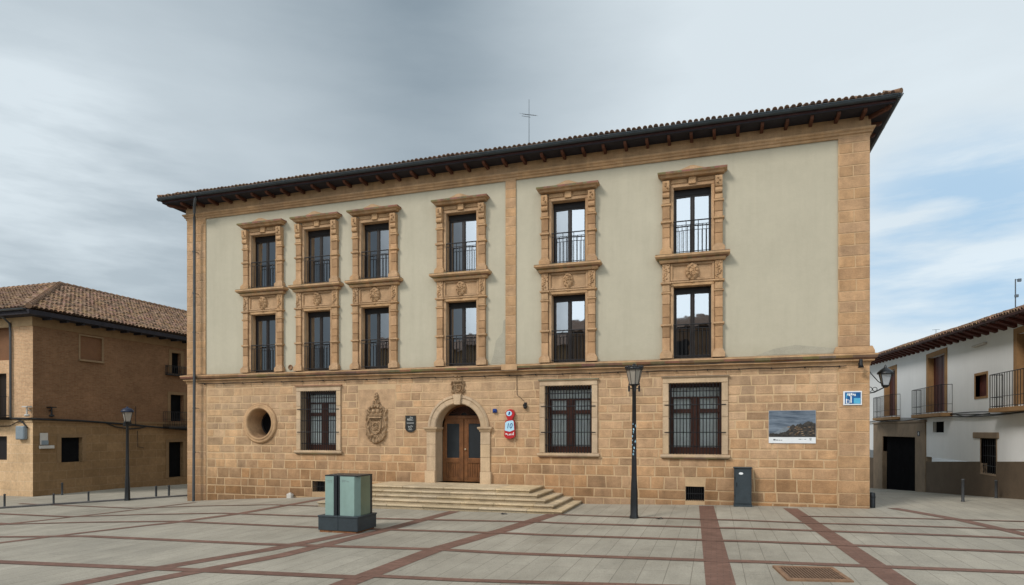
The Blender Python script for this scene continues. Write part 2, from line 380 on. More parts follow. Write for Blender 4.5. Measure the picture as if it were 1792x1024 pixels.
band([(6.95, -.1), (6.98, -5.1), (6.55, -7.2), (5.6, -9.0), (4.7, -11), (2.5, -16)], .32)
band([(1.3, -1.0), (.6, -4.4), (-.9, -9.0)], .32)
band([(25.9, .3), (26.9, -2.0), (27.6, -5.0)], .34)
band([(-12, -9.7), (3.7, -9.65), (11.3, -9.45), (15.4, -9.0), (21, -9.05), (23.4, -8.9), (30, -8.5), (40, -8.3)], .24)
band([(-10, -12.6), (7.7, -12.4), (15.2, -11.7)], .26)
band([(15.2, -11.55), (20.95, -11.1)], .2)
band([(-10, -7.0), (1, -6.9), (11.1, -7.0), (16.4, -6.62), (21, -6.85), (26.4, -6.75), (40, -6.6)], .22)
band([(-8, -5.2), (7, -5.1), (11.9, -5.1), (16.4, -4.62), (21, -5.0), (27, -4.88), (40, -4.8)], .22)
band([(16.4, -2.95), (20.6, -3.5), (23.1, -3.68), (28, -3.45), (36, -3.3)], .18)
band([(23.1, -2.34), (26.9, -1.96), (31, -1.7)], .16)
band([(-6, -2.6), (2, -2.68), (8.3, -2.78)], .18)
tag(bands.build('paver_bands', M['band']), kind='structure')

# ------------------------------------------------------------------ main building
PAL = empty('palace_building', (12.6, 0, 0), 'three-storey sandstone palace with cream plaster upper walls and carved window surrounds', 'building')
BX = [3.80, 6.29, 8.80, 12.26, 16.16, 20.19]            # window bays
HW = .575; LO0, LO1, UP0, UP1 = 4.62, 6.93, 7.93, 10.10
L = 25.2; DEP = 15.0; WT = .9
def wall_cells(mb, x0, x1, z0, z1, holes, y=0.0, skip=(), col=None):
    X = sorted({x0, x1, *[h[0] for h in holes], *[h[1] for h in holes]}); Z = sorted({z0, z1, *[h[2] for h in holes], *[h[3] for h in holes]})
    X = [a for a in X if x0 <= a <= x1]; Z = [a for a in Z if z0 <= a <= z1]
    for a, b in zip(X, X[1:]):
        for c, d in zip(Z, Z[1:]):
            mx, mz = (a+b)/2, (c+d)/2
            if any(h[0] < mx < h[1] and h[2] < mz < h[3] for h in holes): continue
            mb.face([(a, y, c), (b, y, c), (b, y, d), (a, y, d)], col(mx, mz) if col else (1, 1, 1))
def reveal(mb, h, y0, y1, col=(1, 1, 1), mi=0):
    a, b, c, d = h
    mb.face([(a, y0, c), (a, y0, d), (a, y1, d), (a, y1, c)], col, mi); mb.face([(b, y0, d), (b, y0, c), (b, y1, c), (b, y1, d)], col, mi)
    mb.face([(a, y0, d), (b, y0, d), (b, y1, d), (a, y1, d)], col, mi); mb.face([(b, y0, c), (a, y0, c), (a, y1, c), (b, y1, c)], col, mi)
# plaster storeys
mb = MB()
ph = [(x-HW, x+HW, LO0, LO1) for x in BX]+[(x-HW, x+HW, UP0, UP1) for x in BX]
wall_cells(mb, 0, L, 4.4, 11.7, ph)
for s in (0, L): mb.face([(s, 0, 4.4), (s, DEP, 4.4), (s, DEP, 11.7), (s, 0, 11.7)])
mb.face([(0, DEP, 4.4), (L, DEP, 4.4), (L, DEP, 11.7), (0, DEP, 11.7)])
mb.build('plaster_wall', M['plaster'], PAL)
def dark_room(par, h):
    ib = MB(); a, b, c, d = h[0]-.2, h[1]+.2, h[2]-.1, h[3]+.2; y0, y1 = (.6, 2.4)
    ib.face([(a, y1, c), (b, y1, c), (b, y1, d), (a, y1, d)]); ib.face([(a, y0, c), (a, y1, c), (a, y1, d), (a, y0, d)]); ib.face([(b, y1, c), (b, y0, c), (b, y0, d), (b, y1, d)])
    ib.face([(a, y0, d), (a, y1, d), (b, y1, d), (b, y0, d)]); ib.face([(a, y0, c), (a, y1, c), (b, y1, c), (b, y0, c)])
    ib.build('dark_interior', M['interior'], par)

# ---- rusticated ground floor
GW = [(6.33, .80), (16.15, .81), (20.27, .81)]; GZ0, GZ1 = 1.55, 3.83
VENT = [(6.02, 6.6, -.06, .36), (19.98, 20.56, .06, .52)]
OC = (3.62, 2.60); OR = .57
DX, DR, DZ0, DSP = 12.13, .865, .44, 2.40
gh = [(x-w, x+w, GZ0, GZ1) for x, w in GW]+VENT+[(OC[0]-.8, OC[0]+.8, OC[1]-.8, OC[1]+.8), (DX-1.15, DX+1.15, DZ0, 3.6)]
def mort(u, z): return (1, 1, 1)
mb = MB()
wall_cells(mb, 0, L, -1.0, 4.4, gh)
n = 64; pr = []                                         # square with the round hole
def sqpt(a, cx, cz, hx, hz):
    c, s = math.cos(a), math.sin(a); k = min(hx/abs(c) if abs(c) > 1e-6 else 1e9, hz/abs(s) if abs(s) > 1e-6 else 1e9); return (cx+c*k, cz+s*k)
for k in range(n):
    a0, a1 = 2*PI*k/n, 2*PI*(k+1)/n
    p, q = sqpt(a0, *OC, .8, .8), sqpt(a1, *OC, .8, .8)
    i, j = (OC[0]+OR*math.cos(a0), OC[1]+OR*math.sin(a0)), (OC[0]+OR*math.cos(a1), OC[1]+OR*math.sin(a1))
    mb.face([(p[0], 0, p[1]), (q[0], 0, q[1]), (j[0], 0, j[1]), (i[0], 0, i[1])])
# arch hole in the rectangle round the door
mb.face([(DX-1.15, 0, DZ0), (DX-DR, 0, DZ0), (DX-DR, 0, DSP), (DX-1.15, 0, DSP)]); mb.face([(DX+DR, 0, DZ0), (DX+1.15, 0, DZ0), (DX+1.15, 0, DSP), (DX+DR, 0, DSP)])
angs = sorted({PI*k/48 for k in range(49)} | {math.atan2(1.2, 1.15), PI-math.atan2(1.2, 1.15)})
for a0, a1 in zip(angs, angs[1:]):
    p, q = sqpt(a0, DX, DSP, 1.15, 1.2), sqpt(a1, DX, DSP, 1.15, 1.2)
    mb.face([(p[0], 0, p[1]), (q[0], 0, q[1]), (DX+DR*math.cos(a1), 0, DSP+DR*math.sin(a1)), (DX+DR*math.cos(a0), 0, DSP+DR*math.sin(a0))])
for h in VENT: reveal(mb, h, 0, .35)
for s in (0, L): mb.face([(s, 0, -1), (s, DEP, -1), (s, DEP, 4.4), (s, 0, 4.4)])
mb.face([(0, DEP, -1), (L, DEP, -1), (L, DEP, 4.4), (0, DEP, 4.4)])
# blocks
def solid_bounds(z):      # intervals of x blocked at height z
    b = []
    for x, w in GW:
        if GZ0-.08 < z < GZ1+.1: b.append((x-w-.1, x+w+.1))
    for h in VENT:
        if h[2] < z < h[3]: b.append((h[0], h[1]))
    dz = abs(z-OC[1])
    if dz < .68: w = math.sqrt(.68**2-dz*dz); b.append((OC[0]-w, OC[0]+w))
    if z < DSP: b.append((DX-1.02, DX+1.02))
    elif z < DSP+1.02: w = math.sqrt(1.02**2-(z-DSP)**2); b.append((DX-w, DX+w))
    return b
def block(mb, poly_l, poly_r, zs, col, lift, jit):
    # poly_l / poly_r: x at each z in zs
    ch = .014
    def ring(inset, y):
        z0, z1 = zs[0]+inset, zs[-1]-inset
        zz = [z0]+list(zs[1:-1])+[z1]
        l = [(a+inset, y, z) for a, z in zip(poly_l, zz)]; r = [(a-inset, y, z) for a, z in zip(poly_r, zz)]
        return r+l[::-1]
    A, B = ring(0, .0), ring(ch, -lift)
    k = len(A)
    mb.face(B[::1] if True else B, col, 1)
    for i in range(k):
        j = (i+1) % k; mb.face([A[i], A[j], B[j], B[i]], col, 1)
z = -.95; course = 0
slab = (8.05, 9.62, 1.72, 3.86)                          # smooth panel behind the large coat of arms
while z < 4.24:
    hgt = R.uniform(.25, .345) if z > .6 else R.uniform(.3, .42)
    if 4.24-(z+hgt) < .2: hgt = 4.24-z
    z1 = z+hgt; u = .98; zc = (z+z1)/2
    mj = R.uniform(.030, .046)
    while u < 24.38:
        w = R.choice([R.uniform(.34, .5), R.uniform(.42, .64), R.uniform(.5, .86)])
        if 10.5 < u < 14.9 and zc > 2.5: w *= 1.5
        u1 = min(u+w, 24.38)
        if 24.38-u1 < .25: u1 = 24.38
        zs = [z+mj/2+R.uniform(-.006, .006)]+[z+hgt*t for t in (.25, .5, .75)]+[z1-mj/2+R.uniform(-.006, .006)]
        sl, sr = R.uniform(-.016, .016), R.uniform(-.016, .016)
        gapw = R.uniform(.028, .052)
        if 10.5 < u < 14.9 and zc > 2.5: gapw *= .45
        l0 = [u+gapw/2+sl*(t-.5)*2 for t in (0, .25, .5, .75, 1)]; r0 = [u1-gapw/2+sr*(t-.5)*2 for t in (0, .25, .5, .75, 1)]
        segs = [(l0, r0)]
        blocked = [solid_bounds(q) for q in zs]
        # cut against obstacles: each obstacle interval present at any level
        obs = []
        for x, w_ in GW: obs.append((x-w_-.1, x+w_+.1, lambda q: GZ0-.08 < q < GZ1+.1, None))
        for h in VENT: obs.append((h[0], h[1], lambda q, h=h: h[2]-.01 < q < h[3]+.01, None))
        obs.append((slab[0], slab[1], lambda q: slab[2] < q < slab[3], None))
        for (a, b, fn, _) in obs:
            if any(fn(q) for q in zs):
                ns = []
                for l, r in segs:
                    if max(r) <= a or min(l) >= b: ns.append((l, r)); continue
                    if min(l) < a-.06: ns.append((l, [min(q, a-.012) for q in r]))
                    if max(r) > b+.06: ns.append(([max(q, b+.012) for q in l], r))
                segs = ns
        for (cx, rf) in ((OC[0], lambda q: math.sqrt(max(0, .68**2-(q-OC[1])**2))), (DX, lambda q: 1.02 if q < DSP else math.sqrt(max(0, 1.02**2-(q-DSP)**2)))):
            hw = [rf(q) for q in zs]
            if max(hw) > 0:
                ns = []
                for l, r in segs:
                    if all(rr <= cx-h or ll >= cx+h or h == 0 for ll, rr, h in zip(l, r, hw)): ns.append((l, r)); continue
                    L_ = [min(rr, cx-h) for rr, h in zip(r, hw)]; R_ = [max(ll, cx+h) for ll, h in zip(l, hw)]
                    if min(a-b for a, b in zip(L_, l)) > .05: ns.append((l, L_))
                    elif max(a-b for a, b in zip(L_, l)) > .08: ns.append((l, [max(a, b+.004) for a, b in zip(L_, l)]))
                    if min(a-b for a, b in zip(r, R_)) > .05: ns.append((R_, r))
                    elif max(a-b for a, b in zip(r, R_)) > .08: ns.append(([min(a, b-.004) for a, b in zip(R_, r)], r))
                segs = ns
        for l, r in segs:
            k = R.uniform(.80, 1.15); hv = R.uniform(-.05, .06)
            pale = max(0, min(1, (zc-1.2)/2.6)); warm = max(0, min(1, (1.6-zc)/1.8))*R.uniform(.2, 1)
            leftpale = max(0, min(1, (5-u)/5))*.06
            c = (k*(1+.05*pale+.02*warm+leftpale*.3-hv*.2), k*(1+.10*pale-.07*warm+leftpale+hv*.5), k*(1+.17*pale-.20*warm+leftpale+hv*1.6))
            if 10.5 < u < 14.9 and zc > 2.5: c = (1.1*c[0]**.3, 1.16*c[1]**.3, 1.22*c[2]**.3)
            if R.random() < .07: c = tuple(q*.86 for q in c)
            if zc < .12 and 16.5 < u < 18.8: c = (1.15, 1.25, 1.4)
            block(mb, l, r, zs, c, R.uniform(.006, .014), 0)
        u = u1
    z = z1; course += 1
for (za, zb, c) in ((1.73, 2.4, 1.0), (2.41, 3.1, 1.06), (3.11, 3.85, 1.03)):
    block(mb, [slab[0]+.01]*3, [slab[1]-.01]*3, [za, (za+zb)/2, zb], (c, c*1.06, c*1.13), .008, 0)
mb.build('stone_base_wall', [M['mortar'], M['ashlar']], PAL)
# ---- corner and middle pilasters
def pilaster(name, x0, x1, z0, z1, proud, double, contrast=.1):
    mb = MB(); mb.box(x0, x1, -proud+.01, .0, z0, z1, (1, 1, 1), 0)
    z = z0; k = 0
    while z < z1-.05:
        h = R.uniform(.30, .38); zt = min(z+h, z1)
        if z1-zt < .12: zt = z1
        g = .012
        if double and k % 2:
            xm = x0+(x1-x0)*R.uniform(.45, .58); parts = [(x0+.03, xm-.014), (xm+.014, x1-.004)]
        else: parts = [(x0+.004, x1-.004)]
        for a, b in parts: mb.box(a, b, -proud, 0, z+g, zt-g, tint(contrast, .06), 1, .006)
        z = zt; k += 1
    return mb.build(name, [M['mortar'], M['ashlar']], PAL)
pilaster('corner_pilaster', 24.39, L+.03, 4.8, 11.04, .06, True, .09)
pilaster('corner_pilaster', 24.39, L+.03, -1.0, 4.24, .035, True, .09)
pilaster('corner_pilaster', -.02, .94, 4.62, 11.04, .05, False, .06)
pilaster('corner_pilaster', -.02, .94, -1.0, 4.24, .03, False, .08)
pilaster('middle_pilaster', 13.92, 14.30, 4.62, 11.04, .05, False, .07)
mb = MB()
mb.molding([(.05, 4.6), (.12, 4.6), (.12, 4.66), (.07, 4.8), (.05, 4.81)], 24.39, L+.03)
mb.build('pilaster_base', M['trim'], PAL)
# ---- string course, cornice
tt = lambda: tint(.09, .04)
mb = MB()
mb.molding([(.04, 4.24), (.06, 4.30), (.06, 4.34), (.14, 4.37), (.14, 4.41), (.20, 4.46), (.22, 4.53), (.22, 4.57), (.06, 4.61)], 0, L, seg=.45, tint=tt, depth=.5, lip=(4, 5))
mb.box(13.82, 14.40, -.235, -.21, 4.36, 4.60, (1.02, 1.02, 1.02), 0, .01)
mb.build('string_course', M['trim'], PAL)
mb = MB()
mb.molding([(.05, 11.02), (.06, 11.05), (.06, 11.09), (.10, 11.11), (.11, 11.15), (.11, 11.16), (.15, 11.19), (.165, 11.23), (.165, 11.25), (.06, 11.27), (.05, 11.70)], 0, L, seg=1.15, tint=tt, depth=1.0)
mb.build('cornice', M['trim'], PAL)
# ---- eaves
OV = .665
mb = MB(); mb.box(-OV, L+OV-.12, -OV, DEP+OV, 11.59, 11.625); mb.build('eave_soffit', M['soffit'], PAL)
rm = MB()
def rafter(x0, y0, x1, y1):
    d = Vector((x1-x0, y1-y0, 0)); nrm = Vector((-d.y, d.x, 0)).normalized()*.045; q = MB()
    pts = []
    prof = [(0, 11.48), (.84, 11.49), (.97, 11.53), (1, 11.59), (0, 11.59)]
    a = [(x0+d.x*t-nrm.x, y0+d.y*t-nrm.y, z) for t, z in prof]; b = [(x0+d.x*t+nrm.x, y0+d.y*t+nrm.y, z) for t, z in prof]
    q.face(a); q.face(b[::-1])
    for i in range(5): j = (i+1) % 5; q.face([a[j], a[i], b[i], b[j]])
    q.build('rafter', M['rafter'], PAL)
k = 36
for i in range(k+1): x = .2+(L-.4)*i/k; rafter(x, .0, x+R.uniform(-.015, .015), -OV+.08)
for i in range(6):
    for (a, b) in ((L, L+OV-.2), (0, -OV+.08)): rafter(a, .5+.8*i, b, .5+.8*i)
rafter(L, 0, L+OV-.2, -OV+.1); rafter(0, 0, -OV+.1, -OV+.1)
mb = MB()
for z0, z1, o in ((11.625, 11.75, OV+.01),): mb.box(-o, L+o-.12, -o, -o+.05, z0, z1)
mb.build('fascia_board', M['wood_dark'], PAL)
mb = MB()
def half_gutter(mb, A, B, r=.085, n=8):
    A, B = Vector(A), Vector(B); d = (B-A).normalized(); s = d.cross(Vector((0, 0, 1)))
    m = max(2, int((B-A).length/2.0)); rows = []
    for i in range(m+1):
        p = A+(B-A)*i/m; rows.append([p+s*r*math.cos(PI+PI*k/n)+Vector((0, 0, r*math.sin(PI+PI*k/n))) for k in range(n+1)])
    mb.grid(rows)
    for rr, e in ((r*1.12, d),):
        for i in range(m+1):
            p = A+(B-A)*i/m; q0, q1 = p-d*.02, p+d*.02
            mb.grid([[q+s*rr*math.cos(PI+PI*k/n)+Vector((0, 0, rr*math.sin(PI+PI*k/n))) for k in range(n+1)] for q in (q0, q1)])
    for E in (A, B): mb.face([E+s*r*math.cos(PI+PI*k/n)+Vector((0, 0, r*math.sin(PI+PI*k/n))) for k in range(n+1)])
    mb.tube([A+s*r, B+s*r], .014, 6); mb.tube([A-s*r, B-s*r], .014, 6)
GO = OV+.07
half_gutter(mb, (-GO-.04, -GO, 11.765), (L+GO-.10, -GO, 11.765))
half_gutter(mb, (L+GO-.11, -GO-.05, 11.765), (L+GO-.11, DEP+GO, 11.765)); half_gutter(mb, (-GO, DEP+GO, 11.765), (-GO, -GO-.05, 11.765))
mb.build('gutter', M['gutter'], PAL)
mb = MB()
px = .60
mb.tube([(1.10, -GO, 11.72), (1.08, -GO+.01, 11.60), (.92, -.60, 11.42), (.70, -.38, 11.2), (.62, -.30, 11.0), (px, -.28, 10.6), (px, -.28, 4.9), (px-.04, -.28, gz(px, 0)-.05)], .055, 12)
for z in (9.6, 7.9, 6.3, 3.2, 1.4): mb.tube([(px-.01, -.28, z), (px-.01, -.28, z+.05)], .068, 12); mb.tube([(px-.01, -.28, z+.025), (px-.01, 0, z+.025)], .012, 6)
mb.build('downpipe', M['pipe'], PAL)
# ---- roof
def tile_slope(mb, A, B, s, rows, pitch, inside=lambda e, r: True, exposed=.33, ln=.43, cap=True, seg=5):
    A, B, s = Vector(A), Vector(B), Vector(s).normalized(); e = (B-A); length = e.length; e.normalize(); nrm = e.cross(s).normalized()
    if nrm.z < 0: nrm = -nrm
    n = int(length/pitch)
    for k in range(n):
        for r in range(rows):
            t = r*exposed
            if not inside((k+.5)*pitch, t): continue
            q = R.random(); g = R.uniform(.82, 1.15)
            col = (g, g*R.uniform(.92, 1.1), g*R.uniform(.85, 1.2))
            if q < .16: col = (g*.62, g*.68, g*.72)
            elif q < .28: col = (g*1.1, g*1.18, g*1.28)
            o = A+e*((k+.5)*pitch+R.uniform(-.008, .008))+s*(t+R.uniform(-.025, .015))+Vector((0, 0, R.uniform(-.012, .012)+.012*math.sin(k*.19))); tw = R.uniform(-.012, .012)
            r0, r1 = pitch*.44, pitch*.36; hk = .9 if pitch > .2 else 1.15
            b = [o+e*(r0*math.cos(PI*j/seg))+nrm*(r0*hk*math.sin(PI*j/seg)+.028) for j in range(seg+1)]
            c = [o+s*ln+e*(r1*math.cos(PI*j/seg)+tw)+nrm*(r1*hk*math.sin(PI*j/seg)) for j in range(seg+1)]
            mb.grid([b, c], col, 0, True)
            ib_ = [o+s*.0+e*(r0*.82*math.cos(PI*j/seg))+nrm*(r0*hk*.82*math.sin(PI*j/seg)+.028) for j in range(seg+1)]
            mb.grid([ib_, b], tuple(x*.8 for x in col), 0, False)
            if cap and r == 0: mb.face(ib_, (.22, .2, .19))
SL = math.radians(17); E0 = OV+.10
mb = MB()
ex0, ex1, ey0, ey1, ez = -E0+.02, L+E0-.14, -E0, DEP+E0, 11.785
half = (ey1-ey0)/2; rz = ez+half*math.tan(SL)
ra, rb = (ex0+half, ey0+half, rz), (ex1-half, ey0+half, rz)
c0, c1, c2, c3 = (ex0, ey0, ez), (ex1, ey0, ez), (ex1, ey1, ez), (ex0, ey1, ez)
for f in ([c0, c1, rb, ra], [c1, c2, rb], [c2, c3, ra, rb], [c3, c0, ra]): mb.face(f, (1, 1, 1), 1)
mb.box(ex0+.02, ex1-.02, ey0+.02, ey1-.02, ez-.06, ez-.005, (1, 1, 1), 1)
cs, sn = math.cos(SL), math.sin(SL)
def hipfn(length): return lambda e, t: e > t*cs-.05 and e < length-t*cs+.05
lf, ls = ex1-ex0, ey1-ey0
tile_slope(mb, c0, c1, (0, cs, sn), 9, .172, hipfn(lf)); tile_slope(mb, c1, c2, (-cs, 0, sn), 7, .172, hipfn(ls)); tile_slope(mb, c3, c0, (cs, 0, sn), 7, .172, hipfn(ls))
for a, b in ((c1, rb), (c0, ra)):
    a, b = Vector(a), Vector(b); mb.tube([a+(b-a)*t+Vector((0, 0, .06)) for t in (-.004, .3, 1)], .085, 8, (.95, .9, .85))
mb.build('tiled_roof', [M['tile'], M['tile_dark']], PAL)

# ---- relief carving as a height field
def relief(fn, x0, x1, z0, z1, nx, nz, y, gain=1.0):
    mb = MB(); H = [[fn(x0+(x1-x0)*i/nx, z0+(z1-z0)*j/nz) for i in range(nx+1)] for j in range(nz+1)]
    idx = {}
    def vid(i, j):
        if (i, j) not in idx:
            idx[i, j] = len(mb.v); mb.v.append((x0+(x1-x0)*i/nx, y-gain*max(H[j][i], 0), z0+(z1-z0)*j/nz))
        return idx[i, j]
    for j in range(nz):
        for i in range(nx):
            if max(H[j][i], H[j][i+1], H[j+1][i], H[j+1][i+1]) > .004:
                mb.f.append([vid(i, j), vid(i+1, j), vid(i+1, j+1), vid(i, j+1)]); mb.c.append((1, 1, 1)); mb.m.append(0); mb.s.append(True)
    return mb
def sm(a, b, x): t = max(0, min(1, (x-a)/(b-a))); return t*t*(3-2*t)
def wob(x, z, f, s): return math.sin(x*f+s*1.7+1.9*math.sin(z*f*.7+s))*math.sin(z*f*1.1+s*2.3+1.7*math.sin(x*f*.8-s))
def shield_d(x, z, w, top, bot):        # signed depth inside a U-shaped shield (positive inside)
    if z > top or z < bot: return -1
    mid = bot+(top-bot)*.45
    hw = w if z > mid else w*math.sqrt(max(0, 1-((mid-z)/(mid-bot))**2))
    return min(hw-abs(x), top-z)
def coat_big(x, z):                     # local, total about 1.0 x 1.85
    h = 0; ax = abs(x)
    hw = .45+.022*math.sin(z*23) if z > -.42 else .45*math.sqrt(max(0, 1-((-.42-z)/.46)**2))+.012*math.sin(z*40)
    if -.88 < z < .40 and ax < hw:
        e = min(hw-ax, .40-z); h = .055*sm(0, .03, e)
        if ax > .26 or z < -.56:                                # curling mantling at the sides and below
            u = (ax-.26)*46+2.6*math.sin(z*11+.6); v = z*15+1.8*math.sin(ax*21)
            h += sm(.0, .05, e)*(.050*max(0, math.sin(u))+.035*max(0, math.sin(v)*math.cos(u*.6)))
        else: h = .022
    d = shield_d(x, z, .235, .03, -.55)
    if d > 0:
        h = max(h, .105*sm(0, .012, d)) if d < .035 else .050
        if d > .05:
            zz = z+.24; r = math.hypot(x, zz*.8)
            h += .040*sm(.02, .0, abs(r-.10))+.04*sm(.018, .0, abs(abs(x)-.05-.25*max(0, zz)))*(1 if abs(zz) < .16 else 0)+.030*max(0, wob(x, z, 34, 2))
    if .03 < z < .115 and ax < .27: h = .125*sm(0, .015, min(z-.03, .115-z, .27-ax))+.02
    if .115 < z < .215 and ax < .255: h = .085+.03*sm(.02, .0, abs((x*18) % 1-.5)*.1)
    if .215 < z < .56:
        cw = .24+.10*sm(.215, .40, z)-.16*sm(.42, .56, z)
        if ax < cw:
            cell = abs(math.sin(x*17+.0))*abs(math.sin((z-.215)*13+.5)); h = max(h, .045+.085*cell*sm(0, .03, cw-ax))
            for k in range(5):
                r = math.hypot(x-(-.24+.12*k), z-(.43+.05*(2-abs(k-2))*.7)); h = max(h, .15*sm(.075, .03, r))
    if .56 < z < .70 and ax < .15-.4*abs(z-.63): h = max(h, .08+.03*math.sin(x*55))
    q = math.hypot(x/.085, (z-.85)/.17)
    if q < 1: h = max(h, .10*math.sqrt(1-q*q)+.022*math.sin(z*60)*math.cos(x*40))
    return h
def coat_small(x, z):
    h = 0; ax = abs(x); w = .26+.02*math.sin(z*24)-.12*sm(-.20, -.36, z)-.10*sm(.14, .24, z)
    if -.36 < z < .34 and ax < w:
        e = min(w-ax, z+.36, .34-z); h = .03*sm(0, .02, e)
        if ax > .14: h += .075*sm(0, .03, e)*max(0, math.sin((ax-.14)*60+3*math.sin(z*15)))
    d = shield_d(x, z, .145, .12, -.24)
    if d > 0: h = .085*sm(0, .012, d) if d < .028 else .04+.05*max(0, wob(x, z, 40, 4))*sm(.03, .045, d)
    if .13 < z < .18 and ax < .17: h = .11
    if .18 < z < .34 and ax < .15: h = max(h, .05+.07*abs(math.sin(x*24))*abs(math.sin(z*24)))
    return h
ox, oz = 8.84, 2.72
relief(lambda x, z: coat_big(x-ox, z-oz), ox-.56, ox+.56, oz-.9, oz+1.05, 130, 200, -.012, 1.1).build('coat_of_arms', M['relief'], PAL)['label'] = 'large crowned coat of arms carved in the wall left of the door'
ox2, oz2 = 12.13, 3.92
relief(lambda x, z: coat_small(x-ox2, z-oz2), ox2-.34, ox2+.34, oz2-.38, oz2+.38, 90, 104, -.012, 1.15).build('coat_of_arms', M['relief'], PAL)['label'] = 'small carved coat of arms above the arched door'

# ---- carved balcony windows: prototypes at the origin (x=0 centre, z=0 sill)
def pil_shaft(mb, s, z0, z1, proud=.13):
    z = z0
    while z < z1-.01:
        h = R.uniform(.26, .42); zt = z+h
        if z1-zt < .15: zt = z1
        a, b = sorted((s*.69, s*.925)); q = R.uniform(.72, .9) if R.random() < .55 else R.uniform(.98, 1.1); mb.box(a, b, -proud, 0, z, zt-.006, (q*1.03, q*.97 if q < .95 else q, q*.92 if q < .95 else q), 0, .01); z = zt
def rails(mb, z0, z1, half, y):
    mb.tube([(-half, y, z1), (half, y, z1)], .020, 6); mb.tube([(-half, y, z1-.13), (half, y, z1-.13)], .011, 5); mb.tube([(-half, y, z0), (half, y, z0)], .013, 5)
    n = 9
    for i in range(n+1):
        x = -.565+1.13*i/n; mb.tube([(x, y, z0-.04), (x, y, z1-.13 if i % 3 else z1)], .0115, 5)
def casement(par, H, hw, y, top):
    fm = MB(); d = .07
    fm.box(-hw, -hw+.05, y, y+d, 0, H); fm.box(hw-.05, hw, y, y+d, 0, H); fm.box(-hw+.05, hw-.05, y, y+d, 0, .10)
    fm.box(-hw+.05, hw-.05, y, y+d, H-top-.05, H-top)
    fm.box(-.045, .045, y-.012, y+d-.01, .10, H-top-.05, bev=.012)
    for s in (-1, 1):
        a, b = sorted((s*.045, s*(hw-.05)))
        fm.box(a, a+.025, y+.012, y+d-.012, .10, H-top-.05); fm.box(b-.025, b, y+.012, y+d-.012, .10, H-top-.05)
    fr = fm.build('window_frame', M['frame'], par)
    tm = MB(); tm.box(-hw, hw, y-.02, y+d+.02, H-top, H); tm.build('blind_box', M['frame_dark'], par)
    for s in (-1, 1):
        a, b = sorted((s*.07, s*(hw-.075))); g = MB()
        tl = .010*s
        g.face([(a, y+.035-tl, .10), (b, y+.035+tl, .10), (b, y+.035+tl, H-top-.05), (a, y+.035-tl, H-top-.05)]); g.build('pane', M['glass'], par)
    return fr
def curtain(par, x0, x1, y, z0, z1, matl, name='curtain', amp=.03, f=34):
    mb = MB(); n = 60; ph = R.uniform(0, 6)
    prev = None
    for i in range(n):
        xa, xb = x0+(x1-x0)*i/n, x0+(x1-x0)*(i+1)/n
        ya, yb = (y+amp*math.sin(q*f+ph+1.3*math.sin(q*7)) for q in (xa, xb))
        mb.face([(xa, ya, z0), (xb, yb, z0), (xb, yb, z1), (xa, ya, z1)], (1, 1, 1), 0, True)
    return mb.build(name, matl, par)
def carving(mb, x0, x1, z0, z1, y):      # foliage panel of small lumps
    for k in range(16):
        x = R.uniform(x0+.03, x1-.03); z = z0+(z1-z0)*(k+.5)/16; r = R.uniform(.022, .04)
        mb.sphere((x, y, z), r, 7, 5, 1, .9, R.uniform(.7, 1.4), tint(.1, .05))
